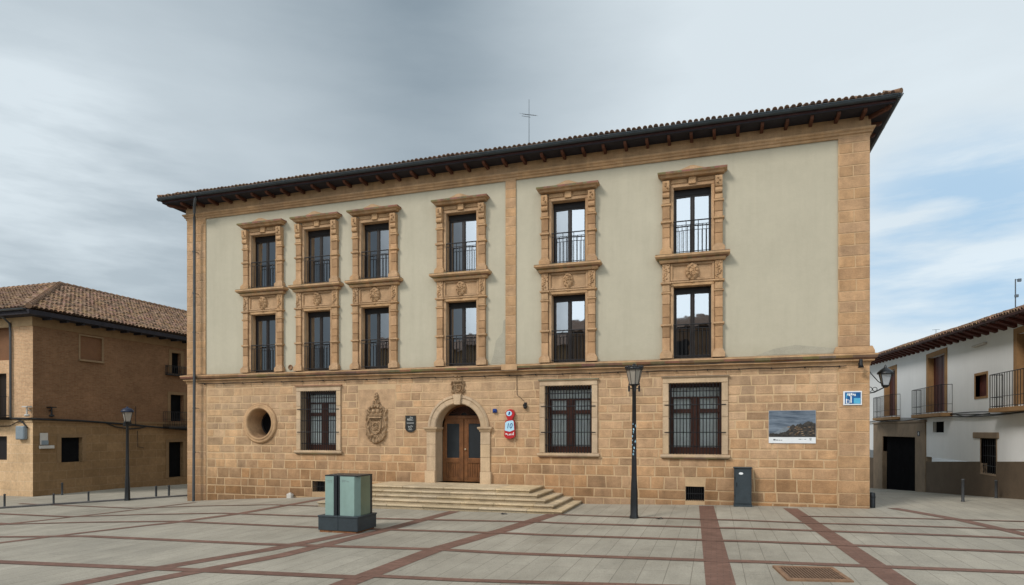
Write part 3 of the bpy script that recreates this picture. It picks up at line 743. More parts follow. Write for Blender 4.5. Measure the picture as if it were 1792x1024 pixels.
def upper_window(seed):
    mb = MB(); H = UP1-UP0; reveal(mb, (-HW, HW, 0, H), 0, .6)
    for s in (-1, 1):
        a, b = sorted((s*.58, s*.685)); mb.box(a, b, -.07, .0, 0, H+.10, tint(.05), 0, .012)
        pil_shaft(mb, s, .26, 1.60)
        a, b = sorted((s*.66, s*.955))
        mb.molding([(.02, 0), (.07, 0), (.07, .14), (.0, .25), (.0, .27)], a+.03, b-.03, -.13, tint(.06), depth=.13)
        mb.molding([(.0, 1.02), (.045, 1.05), (.045, 1.10), (.0, 1.11)], a+.03, b-.03, -.13, tint(.06), depth=.13)
        mb.molding([(.0, 1.58), (.03, 1.60), (.03, 1.65), (.0, 1.66)], a+.03, b-.03, -.13, tint(.06), depth=.13)
        a, b = sorted((s*.69, s*.925))
        mb.box(a, b, -.15, 0, 1.66, 1.82, tint(.08), 0, .01)
        # scrolled console
        pr = [(0, 1.83), (-.15, 1.83), (-.20, 1.86), (-.215, 1.92), (-.19, 1.99), (-.16, 2.02), (-.20, 2.05), (-.22, 2.12), (-.235, 2.36), (0, 2.36)]
        A = [(a+.01, y, z) for y, z in pr]; B = [(b-.01, y, z) for y, z in pr]; c = tint(.08)
        mb.face(A, c); mb.face(B[::-1], c)
        for i in range(len(pr)): j = (i+1) % len(pr); mb.face([A[j], A[i], B[i], B[j]], c)
        for k in range(3): mb.sphere(((a+b)/2+R.uniform(-.05, .05), -.235, 2.15+.07*k), .035, 7, 5)
    mb.box(-.685, .685, -.08, 0, H, H+.10, tint(.05), 0, .012)
    mb.box(-.69, .69, -.045, 0, H+.10, H+.29, tint(.06))
    for s in (-1, 1):
        a, b = sorted((s*.16, s*.66)); mb.box(a, b, -.075, -.04, H+.13, H+.26, tint(.08), 0, .012)
    mb.box(-.115, .115, -.13, 0, H+.06, H+.29, tint(.06), 0, .015)
    z = H+.29
    mb.molding([(.0, z), (.02, z), (.05, z+.04), (.05, z+.06), (.11, z+.08), (.13, z+.10), (.13, z+.155), (.01, z+.165)], -.93, .93, -.20, (1, 1, 1), 0, .12, lambda: tint(.08), .2, lip=(5, 6))
    z += .163
    mb.prism([(-.46, z), (.46, z), (.30, z+.045), (.06, z+.13), (-.06, z+.13), (-.30, z+.045)], -.27, -.02, tint(.06))
    mb.prism([(-.30, z+.01), (.30, z+.01), (.0, z+.10)], -.29, -.262, tint(.1))
    o = mb.build('balcony_window', M['trim'], None, (0, 0, 0))
    casement(o, H, HW, .20, .20); dark_room(o, (-HW, HW, 0, H))
    rm_ = MB(); rails(rm_, .10, 1.08, .66, -.05); rm_.build('railing', M['iron'], o)
    return o
def lower_window(seed):
    mb = MB(); H = LO1-LO0; reveal(mb, (-HW, HW, 0, H), 0, .6)
    for s in (-1, 1):
        a, b = sorted((s*.58, s*.685)); mb.box(a, b, -.07, .0, 0, H+.10, tint(.05), 0, .012)
        pil_shaft(mb, s, .26, 2.12)
        a, b = sorted((s*.66, s*.955))
        mb.molding([(.02, 0), (.07, 0), (.07, .14), (.0, .25), (.0, .27)], a+.03, b-.03, -.13, tint(.06), depth=.13)
        mb.molding([(.0, 1.02), (.045, 1.05), (.045, 1.10), (.0, 1.11)], a+.03, b-.03, -.13, tint(.06), depth=.13)
        mb.molding([(.0, 2.06), (.03, 2.09), (.03, 2.12), (.0, 2.14)], a+.03, b-.03, -.13, tint(.06), depth=.13)
        a, b = sorted((s*.69, s*.925))
        mb.box(a, b, -.135, 0, 2.14, 2.36, tint(.08), 0, .012)
        mb.molding([(.0, 2.36), (.05, 2.40), (.05, 2.44), (.0, 2.46)], a, b, -.13, tint(.06), depth=.13)
        mb.box(a, b, -.12, 0, 2.46, 3.06, tint(.06), 0, .01); carving(mb, a, b, 2.5, 3.03, -.125)
    mb.box(-.685, .685, -.08, 0, H, H+.10, tint(.05), 0, .012)
    mb.box(-.69, .69, -.10, 0, H+.10, H+.16, tint(.06), 0, .01)
    mb.box(-.69, .69, -.04, 0, H+.16, 3.06, tint(.05))
    for (a, b, c, d) in ((-.68, -.60, 2.48, 3.05), (.60, .68, 2.48, 3.05), (-.60, .60, 2.97, 3.05), (-.60, .60, 2.48, 2.55)): mb.box(a, b, -.085, -.03, c, d, tint(.07), 0, .012)
    z = 3.06
    mb.molding([(.0, z), (.02, z), (.05, z+.05), (.05, z+.08), (.12, z+.12), (.17, z+.17), (.17, z+.225), (.15, z+.25)], -.97, .97, -.16, (1, 1, 1), 0, .13, lambda: tint(.08), .16, lip=(3, 6))
    o = mb.build('balcony_window', M['trim'], None, (0, 0, 0))
    casement(o, H, HW, .20, .16); dark_room(o, (-HW, HW, 0, H))
    rm_ = MB(); rails(rm_, .08, 1.08, .66, -.05); rm_.build('railing', M['iron'], o)
    def sh(x, z):
        zz = z-2.76; h = 0; d = math.hypot(x/.165, (zz+.0)/.26)
        if d < 1: h = .10*math.sqrt(1-d*d)+.03
        d2 = math.hypot(x/.11, zz/.17)
        if d2 < 1: h -= .02; h += .03*wob(x, zz, 48, seed)
        if zz < -.18 and abs(x) < .05 and zz > -.34: h = max(h, .06)
        return h
    sb = relief(sh, -.2, .2, 2.40, 3.04, 30, 46, -.045); sb.build('shield', M['trim'], o)
    return o
wa, wb = upper_window(1), lower_window(2)
def attach(o, loc):
    o.parent = PAL; o.location = (loc[0]-12.6, loc[1], loc[2])
def dup_part(o, loc):
    c = copy_tree(o, (0, 0, 0)); attach(c, loc); return c
variants = []
for sd in (5, 9, 14):
    def shv(x, z, sd=sd):
        zz = z-2.76; h = 0; d = math.hypot(x/(.15+.004*sd), zz/(.24+.003*sd))
        if d < 1: h = .11*math.sqrt(1-d*d)+.03
        d2 = math.hypot(x/.115, zz/.18)
        if d2 < 1: h += -.03+.055*max(0, wob(x, zz, 38+sd, sd))
        elif d < 1: h += .018*math.sin(math.atan2(zz, x)*(7+sd % 4))
        if -.36 < zz < -.18 and abs(x) < .06: h = max(h, .06+.02*math.sin(zz*70))
        return h
    tmp = relief(shv, -.21, .21, 2.38, 3.05, 42, 64, -.045).build('shield', M['trim']); variants.append(tmp.data); bpy.data.objects.remove(tmp)
for i, x in enumerate(BX):
    a = wa if i == 0 else dup_part(wa, (x, 0, UP0)); attach(a, (x, 0, UP0)); ORG[a] = (x, 0, UP0)
    b = wb if i == 0 else dup_part(wb, (x, 0, LO0)); attach(b, (x, 0, LO0)); ORG[b] = (x, 0, LO0)
    for ch in b.children:
        if ch.name.startswith('shield'): ch.data = variants[(i*2+1) % 3]
    if i < 5:
        mbx = MB(); ORG[a] = (x, 0, UP0)
        curtain(a, x-.45, x-.09, .37, UP0+.12, UP0+R.uniform(.75, .95), M['curtain_blue'], amp=.02); curtain(a, x+.09, x+.45, .37, UP0+.12, UP0+R.uniform(.7, .85), M['curtain_blue'], amp=.02)
# ---- barred windows
def barred(x, w):
    zc = GZ0; mb = MB(); hw = w
    for s in (-1, 1):
        z = zc
        for h in (.62, .58, .50, .58):
            a, b = sorted((x+s*(hw+.0), x+s*(hw+.19))); mb.box(a, b, -.07, .0, z, min(z+h, GZ1)-.005, tint(.06), 0, .01); z += h
    mb.box(x-hw-.19, x+hw+.19, -.07, 0, GZ1, GZ1+.15, tint(.05), 0, .012)
    mb.molding([(.0, GZ1+.15), (.0, GZ1+.16), (.04, GZ1+.19), (.04, GZ1+.225), (.0, GZ1+.23)], x-hw-.19, x+hw+.19, -.07, tint(.05), depth=.07, lip=(2,))
    mb.molding([(.0, zc-.15), (.03, zc-.12), (.06, zc-.08), (.06, zc-.02), (.03, zc-.002)], x-hw-.2, x+hw+.2, -.07, (1, 1, 1), 0, .3, lambda: tint(.07), .07, lip=(0,))
    reveal(mb, (x-hw, x+hw, zc, GZ1), 0, .6, (1.02, 1.02, 1.02))
    o = mb.build('barred_window', M['trim_pale'], PAL, (x, 0, zc))
    dark_room(o, (x-hw, x+hw, zc, GZ1)); f = MB(); y = .36; d = .08; H0, H1 = zc, GZ1
    f.box(x-hw, x-hw+.07, y, y+d, H0, H1); f.box(x+hw-.07, x+hw, y, y+d, H0, H1); f.box(x-hw+.07, x+hw-.07, y, y+d, H0, H0+.22); f.box(x-hw+.07, x+hw-.07, y, y+d, H1-.08, H1)
    f.box(x-.085, x+.085, y-.03, y+d, H0+.22, H1-.42, bev=.02)
    f.box(x-hw+.07, x-.085, y-.01, y+d, 2.88, 3.01, bev=.01); f.box(x+.085, x+hw-.07, y-.01, y+d, 2.88, 3.01, bev=.01)
    f.box(x-hw+.07, x+hw-.07, y, y+d, H1-.48, H1-.42)
    for s in (-1, 1):
        a, b = sorted((x+s*.085, x+s*(hw-.07)))
        for (c, e) in ((H0+.22, 2.88), (3.01, H1-.48)):
            f.box(a, a+.05, y+.012, y+d-.01, c, e); f.box(b-.05, b, y+.012, y+d-.01, c, e)
    f.build('window_frame', M['frame_red'], o)
    for s in (-1, 1):
        a, b = sorted((x+s*.135, x+s*(hw-.12)))
        for (c, e) in ((H0+.22, 2.88), (3.01, H1-.48)):
            g = MB(); g.face([(a, y+.05, c), (b, y+.05, c), (b, y+.05, e), (a, y+.05, e)]); g.build('pane', M['glass_low'], o)
        curtain(o, a-.02, b+.02, y+.10, H0+.2, H1-.44, M['curtain'], amp=.018)
    g = MB(); g.face([(x-hw+.07, y+.05, H1-.42), (x+hw-.07, y+.05, H1-.42), (x+hw-.07, y+.05, H1-.08), (x-hw+.07, y+.05, H1-.08)]); g.build('pane', M['glass_low'], o)
    curtain(o, x-hw+.07, x+hw-.07, y+.10, H1-.42, H1-.12, M['curtain'], amp=.02)
    gr = MB(); nb = 16
    for i in range(nb):
        xx = x-hw+.05+(2*hw-.1)*i/(nb-1); gr.tube([(xx, -.03, zc), (xx, -.03, GZ1)], .0155, 6)
    for k in range(5):
        z = zc+.26+.44*k; gr.tube([(x-hw-(.13 if k in (1, 3) else -.0), .0 if k not in (1, 3) else -.08, z), (x+hw+(.13 if k in (1, 3) else 0), .0 if k not in (1, 3) else -.08, z)], .016, 6)
    gr.build('iron_grille', M['iron'], o)
for x, w in GW: barred(x, w)
# ---- basement vents
for i, (a, b, c, d) in enumerate(VENT):
    mb = MB(); mb.face([(a, .33, c), (b, .33, c), (b, .33, d), (a, .33, d)], (1, 1, 1), 0)
    for k in range(9): xx = a+(b-a)*(k+.5)/9; mb.tube([(xx, .05, c), (xx, .05, d)], .011, 6, (1, 1, 1), 1)
    mb.tube([(a, .05, (c+d)/2), (b, .05, (c+d)/2)], .009, 6, (1, 1, 1), 1)
    mb.build('basement_grille', [M['interior'], M['iron']], PAL)
# ---- oculus
mb = MB(); n = 64
prof = [(.80, .0), (.80, -.05), (.76, -.09), (.71, -.10), (.68, -.08), (.66, -.11), (.62, -.12), (.58, -.09), (.57, -.05), (.55, .1), (.50, .72)]
mb.grid([[(OC[0]+r*math.cos(2*PI*k/n), y, OC[1]+r*math.sin(2*PI*k/n)) for k in range(n)] for r, y in prof], (1.0, 1.0, 1.0), 0, True, True)
o = mb.build('round_window', M['trim'], PAL, (OC[0], 0, OC[1]))
g = MB(); g.face([(OC[0]+.5*math.cos(2*PI*k/48), .70, OC[1]+.5*math.sin(2*PI*k/48)) for k in range(48)]); g.build('pane', M['interior'], o)
g = MB(); ring = [(OC[0]+.47*math.cos(2*PI*k/48), .675, OC[1]+.47*math.sin(2*PI*k/48)) for k in range(49)]; g.tube(ring, .03, 6, cap=False)
g.build('window_frame', M['frame'], o)
# ---- door
mb = MB(); n = 48; y1 = .75
def arc(r, y, k0=0, k1=n): return [(DX+r*math.cos(PI-PI*k/n), y, DSP+r*math.sin(PI-PI*k/n)) for k in range(k0, k1+1)]
# voussoirs with moulded rim
nv = 9
for q in range(nv):
    c = tint(.06, .04); a0, a1 = PI-PI*q/nv-.004, PI-PI*(q+1)/nv+.004
    m_ = 6; A = [a0+(a1-a0)*k/m_ for k in range(m_+1)]
    pf = [(1.18, 0), (1.18, -.06), (1.14, -.10), (1.09, -.10), (1.06, -.07), (1.04, -.08), (.90, -.08), (.865, -.05), (.865, .0)]
    mb.grid([[(DX+r*math.cos(a), y, DSP+r*math.sin(a)) for a in A] for r, y in pf], c, 0, False)
mb.grid([arc(DR, 0), arc(DR, y1)], (.98, .98, .98), 0, True)
for s in (-1, 1):
    xa = DX+s*DR
    mb.face([(xa, 0, DZ0), (xa, 0, DSP), (xa, y1, DSP), (xa, y1, DZ0)], (.98, .98, .98))
    a, b = sorted((DX+s*DR, DX+s*1.22)); z = .86
    for h in (.50, .46, .44): mb.box(a, b, -.07, 0, z, min(z+h, DSP-.12)-.004, tint(.05), 0, .008); z += h
    mb.box(a-(.0 if s > 0 else .05), b+(.05 if s > 0 else 0), -.13, 0, .40, .86, tint(.05, base=1.08), 0, .015)
    mb.molding([(.0, DSP-.14), (.03, DSP-.12), (.03, DSP-.09), (.07, DSP-.05), (.09, DSP-.01), (.09, DSP+.03), (.02, DSP+.04)], a, b, -.07, tint(.05), depth=.5)
mb.prism([(DX-.11, 3.24), (DX+.11, 3.24), (DX+.15, 3.60), (DX-.15, 3.60)], -.15, 0, tint(.04, base=1.05))
do = mb.build('entrance_door', M['trim_pale'], PAL, (DX, 0, DZ0))
yD = .52
for s in (-1, 1):
    lf_ = MB(); a, b = sorted((DX+s*.012, DX+s*(DR-.02))); zt = 2.74
    def bar(x0, x1, z0, z1, mi=0, y=yD, d=.06): lf_.box(x0, x1, y, y+d, z0, z1, (1, 1, 1), mi, .008)
    bar(a, a+.14, DZ0, zt, 0 if s > 0 else 0); bar(b-.14, b, DZ0, zt); bar(a+.14, b-.14, zt-.15, zt); bar(a+.14, b-.14, 1.12, 1.28); bar(a+.14, b-.14, DZ0, DZ0+.16)
    for k in range(6):
        x0 = a+.14+(b-a-.28)*k/6; lf_.box(x0+.004, x0+(b-a-.28)/6-.004, yD+.022, yD+.05, DZ0+.16, 1.12, (1, 1, 1), 0, .006)
    for (p, q, r_, t_) in ((a+.14, a+.165, 1.28, zt-.15), (b-.165, b-.14, 1.28, zt-.15), (a+.165, b-.165, zt-.175, zt-.15), (a+.165, b-.165, 1.28, 1.305)): lf_.box(p, q, yD+.01, yD+.05, r_, t_, (1, 1, 1), 1)
    lo = lf_.build('door_leaf', [M['varnish'], M['varnish_light']], do)
    g = MB(); g.box(a+.165, b-.165, yD+.035, yD+.045, 1.305, zt-.175); g.build('door_panel_glass', M['slate_dark'], do)
h_ = MB(); h_.sphere((DX+.07, yD-.03, 1.62), .035, 10, 6); h_.tube([(DX+.07, yD, 1.62), (DX+.07, yD-.03, 1.62)], .014, 8); h_.build('handle', M['brass'], do)
fb = MB(); fb.box(DX-DR+.01, DX+DR-.01, yD-.02, yD+.09, 2.74, 2.86, (1, 1, 1), 0, .01)
fb.grid([arc(DR-.001, yD+.0), arc(DR-.07, yD+.0), arc(DR-.07, yD+.06)], smooth=False)
fb.build('transom', M['varnish'], do)
fl = MB(); cz = 2.86
fl.face([(DX+.86*math.cos(a), yD+.07, max(2.80, DSP+.86*math.sin(a))) for a in [PI*k/40 for k in range(41)]], (1, 1, 1), 1)
for k in range(1, 18):
    a = PI*k/18; ca, sa = math.cos(a), math.sin(a)
    # ray meets the arch
    t = .0
    for st in range(200):
        t += .005
        if math.hypot(ca*t, cz-DSP+sa*t) > DR-.05: break
    p0, p1 = (DX+ca*.13, yD+.03, cz+sa*.13), (DX+ca*t, yD+.03, cz+sa*t)
    if t > .15: fl.tube([p0, p1], [.012, .026], 6)
fl.tube([(DX+.13*math.cos(PI*k/16), yD+.03, cz+.13*math.sin(PI*k/16)) for k in range(17)], .018, 6)
fl.build('fanlight', [M['frame_red'], M['frame_dark']], do)
# ---- flaked plaster patches
for (pts) in ([(13.36, 4.66), (13.90, 4.66), (13.90, 6.2), (13.83, 6.15), (13.80, 5.75), (13.55, 5.45), (13.47, 5.0)], [(22.1, 4.64), (24.3, 4.64), (24.3, 4.78), (23.9, 4.83), (23.2, 4.92), (22.6, 4.82)]):
    mb = MB(); mb.prism(pts, -.006, .002); mb.build('plaster_patch', M['patch'], PAL)

# ------------------------------------------------------------------ steps before the door
ST = empty('stone_steps', (12, -1.5, -.18), 'worn pale stone steps leading up to the arched entrance door', 'steps')
for i in range(5):
    zt = .43-.12*i; zb = zt-.12 if i < 4 else -.6
    xa, xb, ya = 9.4-.28*i, 15.30+.33*i, -1.75-.30*i
    mb = MB(); x = xa
    yin = ya+.55 if i else 0.0
    N, TH_ = .035, .06
    def slab(x0, x1, y0, y1, c, ox=(0, 0), oy=0):
        mb.box(x0+ox[0]*N, x1-ox[1]*N, y0+oy*N, y1, zb, zt-TH_, tuple(q*.72 for q in c), 0, .006)  # body under the nosing darkened, its shade put into the colour
        mb.box(x0, x1, y0, y1, zt-TH_+.002, zt, c, 0, .016)
    while x < xb-.01:
        w = R.uniform(1.0, 1.9); x2 = min(x+w, xb)
        if xb-x2 < .6: x2 = xb
        slab(x, x2-.006, ya, -.0 if i == 0 else ya+.5, tint(.12, .06), (1 if x == xa else 0, 1 if x2 == xb else 0), 1)
        x = x2
    if i:
        for sd in (0, 1):
            y = ya+.506
            while y < -.02:
                y2 = min(y+R.uniform(.8, 1.3), -.0); c = tint(.12, .06)
                if sd: slab(xb-.55, xb, y, y2-.006, c, (0, 1))
                else: slab(xa, xa+.55, y, y2-.006, c, (1, 0))
                y = y2
    mb.build('step', M['step'], ST)
# ------------------------------------------------------------------ things on the facade
def ell(cx, cz, rx, rz, n=28, a0=0, a1=2*PI): return [(cx+rx*math.cos(a0+(a1-a0)*k/n), cz+rz*math.sin(a0+(a1-a0)*k/n)) for k in range(n)]
# bronze plaque
t = empty('wall_plaque', (10.24, -.03, 2.55), 'small dark shield-shaped plaque with pale emblem between coat of arms and door', 'plaque')
mb = MB(); cx, zt_, zb_ = 10.25, 2.86, 2.24
poly = [(cx-.205, zt_), (cx-.205, zb_+.16)]+[(cx+.205*math.cos(PI+PI*k/14), zb_+.16+.15*math.sin(PI+PI*k/14)) for k in range(1, 14)]+[(cx+.205, zb_+.16), (cx+.205, zt_)]
mb.prism(poly, -.045, -.005); mb.build('plate', M['plaque'], t)
mb = MB()
for (x0, x1, z0, z1) in ((-.12, .12, 2.68, 2.70), (-.12, -.07, 2.70, 2.745), (-.045, -.03, 2.70, 2.77), (-.01, .005, 2.70, 2.82), (.03, .045, 2.70, 2.80), (.045, .10, 2.785, 2.80), (.085, .10, 2.73, 2.785), (-.02, .03, 2.80, 2.815), (-.14, .14, 2.59, 2.603), (-.14, .14, 2.56, 2.573), (-.08, .08, 2.33, 2.345)):
    mb.box(cx+x0, cx+x1, -.05, -.044, z0, z1)
mb.tube([(cx+.07*math.cos(PI+PI*k/10), -.047, 2.45+.09*math.sin(PI+PI*k/10)) for k in range(11)], .009, 5)
mb.tube([(cx-.09, -.047, 2.47), (cx-.02, -.047, 2.45), (cx+.03, -.047, 2.48), (cx+.10, -.047, 2.46)], .012, 5)
mb.tube([(cx-.03, -.047, 2.40), (cx+.03, -.047, 2.43)], .010, 5)
mb.build('emblem', M['plaque_mark'], t)
# lottery sign
t = empty('shop_sign', (14.09, -.06, 2.05), 'red wall sign with round emblem above pale panel reading 10, right of the door', 'sign')
sx = 14.10
mb = MB()
body = [(sx-.20, 2.12), (sx-.14, 2.05), (sx-.02, 2.02), (sx+.12, 2.05), (sx+.19, 2.12), (sx+.18, 2.40), (sx+.16, 2.62), (sx+.13, 2.68), (sx-.10, 2.68), (sx-.165, 2.62), (sx-.185, 2.36)]
mb.prism(body, -.13, -.02); mb.prism([(sx-.06, 2.66), (sx+.07, 2.66), (sx+.17, 2.85), (sx+.175, 2.93), (sx+.12, 3.02), (sx+.03, 3.05), (sx-.08, 3.02), (sx-.155, 2.93), (sx-.14, 2.83)], -.135, -.02)
mb.build('sign_case', M['red'], t)
mb = MB(); mb.prism([(sx-.175, 2.31), (sx+.0, 2.27), (sx+.165, 2.33), (sx+.145, 2.63), (sx+.10, 2.665), (sx-.10, 2.63), (sx-.16, 2.58)], -.138, -.128); mb.build('number_panel', M['sky_blue'], t)
mb = MB(); put_text(mb, '10', .26, sx, -.142, 2.465, .85, shear=.18); mb.build('number', M['ink_blue'], t)
mb = MB(); mb.prism(ell(sx-.02, 2.90, .105, .09), -.142, -.133); mb.build('emblem_disc', M['sky_blue'], t)
mb = MB(); mb.prism([(sx-.05, 2.86), (sx-.005, 2.84), (sx+.02, 2.90), (sx+.03, 2.95), (sx-.02, 2.96), (sx-.03, 2.91)], -.147, -.141); mb.build('emblem_mark', M['ink_blue'], t)
mb = MB()
for (a, b, c, d) in ((-.15, -.10, 2.17, 2.215), (-.085, -.07, 2.145, 2.20), (-.07, -.035, 2.145, 2.157), (-.02, .0, 2.145, 2.195), (.012, .03, 2.145, 2.20), (.045, .062, 2.15, 2.205), (.062, .08, 2.15, 2.162), (.095, .115, 2.15, 2.205), (.13, .15, 2.15, 2.255)): mb.box(sx+a, sx+b, -.138, -.129, c, d)
mb.build('lettering', M['white'], t)
# blue alarm box
mb = MB(); mb.box(13.46, 13.60, -.10, 0, 2.93, 3.07, (1, 1, 1), 0, .02); mb.sphere((13.53, -.10, 3.0), .035, 8, 5)
tag(mb.build('alarm_box', M['ink_blue'], None, (13.53, 0, 3.0)), 'small blue alarm box on the stone right of the door arch', 'alarm')
# black dome camera
mb = MB(); mb.lathe([(.07, 3.22), (.075, 3.17), (.05, 3.13)], 14.64, -.09, 12); mb.sphere((14.65, -.09, 3.12), .068, 12, 8); mb.tube([(14.64, 0, 3.21), (14.64, -.09, 3.2)], .03, 8); mb.box(14.59, 14.69, -.03, 0, 3.14, 3.28)
tag(mb.build('security_camera', M['iron'], None, (14.64, 0, 3.2)), 'small black dome camera above and right of the red sign', 'camera')
# landscape banner
t = empty('landscape_banner', (23.1, -.03, 1.9), 'printed banner of a dark rocky hill under grey sky on the right wall', 'banner')
bx0, bx1, bz0, bz1 = 22.46, 23.78, 1.92, 2.92; bw = bx1-bx0
mb = MB(); mb.box(bx0, bx1, -.035, -.014, bz0, bz1); mb.build('banner_sheet', M['white'], t)
mb = MB(); mb.box(bx0+.004, bx1-.004, -.038, -.033, bz0+.19, bz1-.004); mb.build('printed_sky', M['print_sky'], t)
mb = MB(); mb.prism([(bx0+.05*bw, bz0+.31), (bx0+.18*bw, bz0+.36), (bx0+.30*bw, bz0+.48), (bx0+.45*bw, bz0+.52), (bx0+.6*bw, bz0+.40), (bx0+.6*bw, bz0+.2), (bx0+.05*bw, bz0+.2)], -.041, -.037); mb.build('printed_far_hill', M['hill_far'], t)
mb = MB(); rr = random.Random(3)
top = [(.006, .30), (.10, .31), (.20, .29), (.30, .33), (.38, .36), (.43, .42), (.47, .53), (.52, .57), (.57, .52), (.62, .58), (.68, .60), (.72, .57), (.78, .63), (.84, .66), (.90, .65), (.95, .61), (.994, .60)]
fine = []
for (a, b), (c, d) in zip(top, top[1:]):
    for k in range(4): fine.append((bx0+bw*(a+(c-a)*k/4), bz0+b+(d-b)*k/4+rr.uniform(-.012, .012)))
fine.append((bx0+bw*.994, bz0+.60))
mb.prism(fine[::-1]+[(bx0+bw*.006, bz0+.195), (bx0+bw*.994, bz0+.195)], -.045, -.039)
for k in range(46):
    xx = bx0+bw*rr.uniform(.42, .97); zz = bz0+rr.uniform(.23, .50); mb.box(xx-.03, xx+rr.uniform(.01, .05), -.048, -.044, zz, zz+rr.uniform(.01, .028), ((5.5, 4.2, 3.0) if rr.random() < .5 else (2.6, 2.0, 1.4)))
mb.build('printed_hill', M['hill'], t)
mb = MB()
for (a, b, c, d) in ((.10, .135, .085, .125), (.14, .15, .085, .12), (.16, .20, .085, .105), (.21, .25, .085, .10), (.26, .29, .085, .10)): mb.box(bx0+a*bw, bx0+b*bw, -.038, -.034, bz0+c, bz0+d, (1, 1, 1), 0)
for (a, b, c, d) in ((.64, .70, .115, .13), (.72, .74, .12, .13), (.76, .80, .115, .13)): mb.box(bx0+a*bw, bx0+b*bw, -.038, -.034, bz0+c, bz0+d, (1, 1, 1), 1)
for (a, b, c, d) in ((.865, .915, .135, .15), (.875, .885, .085, .135), (.895, .905, .085, .135)): mb.box(bx0+a*bw, bx0+b*bw, -.038, -.034, bz0+c, bz0+d, (1, 1, 1), 1)
mb.build('caption', [M['print_dark'], M['print_grey']], t)
# blue street sign
t = empty('street_sign', (24.77, -.06, 3.05), 'small blue sign with white border on the corner pilaster by the wall lantern', 'sign')
mb = MB(); mb.box(24.52, 25.02, -.065, -.036, 3.06, 3.48, (1, 1, 1), 0, .006); mb.build('sign_plate', M['white'], t)
mb = MB(); mb.box(24.565, 24.985, -.069, -.064, 3.10, 3.445); mb.build('sign_panel', M['navy'], t)
mb = MB(); mb.box(24.80, 24.975, -.072, -.068, 3.105, 3.27); mb.prism([(24.60, 3.12), (24.63, 3.40), (24.60, 3.40)], -.072, -.068); mb.build('panel_tint', M['cyan'], t)
mb = MB()
for (a, b, c, d) in ((.11, .14, .30, .36), (.15, .19, .28, .36), (.20, .24, .30, .37), (.25, .285, .30, .35), (.295, .33, .28, .345), (.19, .225, .08, .28), (.07, .10, .06, .20), (.10, .16, .06, .075), (.15, .165, .06, .17), (.10, .15, .16, .175)): mb.box(24.52+a, 24.52+b, -.075, -.071, 3.05+c, 3.05+d)
mb.build('lettering', M['white'], t)
# spotlight under the string course
mb = MB(); mb.box(24.92, 24.99, -.12, 0, 4.22, 4.31, (1, 1, 1), 0, .01); mb.lathe([(.04, 4.40), (.05, 4.36), (.05, 4.24), (.085, 4.15), (.0, 4.16)], 24.95, -.27, 12); mb.tube([(24.95, -.1, 4.28), (24.95, -.27, 4.30)], .02, 8)
tag(mb.build('spotlight', M['iron'], None, (24.95, 0, 4.2)), 'black spotlight under the string course at the right corner of the palace', 'spotlight')
# vent pipe
mb = MB(); n = 20
mb.grid([[(5.04+r*math.cos(2*PI*k/n), y, 4.79+r*math.sin(2*PI*k/n)) for k in range(n)] for r, y in ((.10, -.001), (.10, -.03), (.075, -.03), (.07, .0))], (1, 1, 1), 0, True, True)
mb.face([(5.04+.072*math.cos(2*PI*k/n), -.004, 4.79+.072*math.sin(2*PI*k/n)) for k in range(n)], (.08, .07, .06))
tag(mb.build('vent_pipe', M['terracotta'], None, (5.04, 0, 4.8)), 'small round clay vent in the plaster between the two leftmost windows', 'vent')
# white box at the foot of the wall
mb = MB(); z0 = gz(5.1, 0); mb.box(5.0, 5.22, -.22, -.05, z0-.02, z0+.17, (1, 1, 1), 0, .02); mb.lathe([(.05, z0+.16), (.06, z0+.20), (.02, z0+.21)], 5.11, -.13, 10)
tag(mb.build('service_box', M['off_white'], None, (5.11, -.13, z0)), 'small whitish box on the ground below the round window', 'box')
# cable run under the string course
mb = MB(); pts = []; cr = random.Random(5)
for i in range(120):
    x = .6+24.0*i/119; pts.append((x, -.075-.01*cr.random(), 4.225+.012*math.sin(i*.9)+.008*cr.random()))
mb.tube(pts, .013, 6)
mb.tube([(x, -.235, 4.40+.012*math.sin(x*3)) for x in [.6+23.6*i/60 for i in range(61)]], .010, 6)
mb.tube([(14.33, -.02, 4.22), (14.33, -.025, 3.9), (14.34, -.025, 3.55), (14.6, -.03, 3.32)], .008, 6)
for i in range(26): x = .9+.94*i; mb.box(x, x+.03, -.09, -.03, 4.20, 4.245)
tag(mb.build('facade_cable', M['cable'], None, (12, 0, 4.2)), 'thin black cables strung along the string course of the palace', 'cable')
# roof aerial
t = empty('roof_aerial', (14.86, 1.2, 12.1), 'tall thin aerial mast on the palace roof', 'aerial')
ax, ay = 14.30, 1.6
mb = MB(); mb.tube([(ax, ay, 12.2), (ax, ay, 13.4), (ax, ay, 14.62)], [.017, .013, .009], 8); mb.build('mast', M['steel'], t)
mb = MB(); bd = Vector((.92, -.25, -.34)).normalized(); c = Vector((ax, ay, 14.05))
mb.tube([c-bd*.28, c+bd*.34], .008, 6)
for k in range(6):
    q = c+bd*(-.26+.11*k); e = Vector((.55, .8, .12)).normalized()*(.20-.015*k); mb.tube([q-e, q+e], .0035, 5)
mb.tube([c+Vector((-.28, .0, -.0)), c+Vector((.05, 0, -.10))], .009, 5)
mb.tube([(ax, ay, 12.62), (ax-.42, ay-.05, 12.78)], .007, 5)
mb.build('aerial_elements', M['steel'], t)
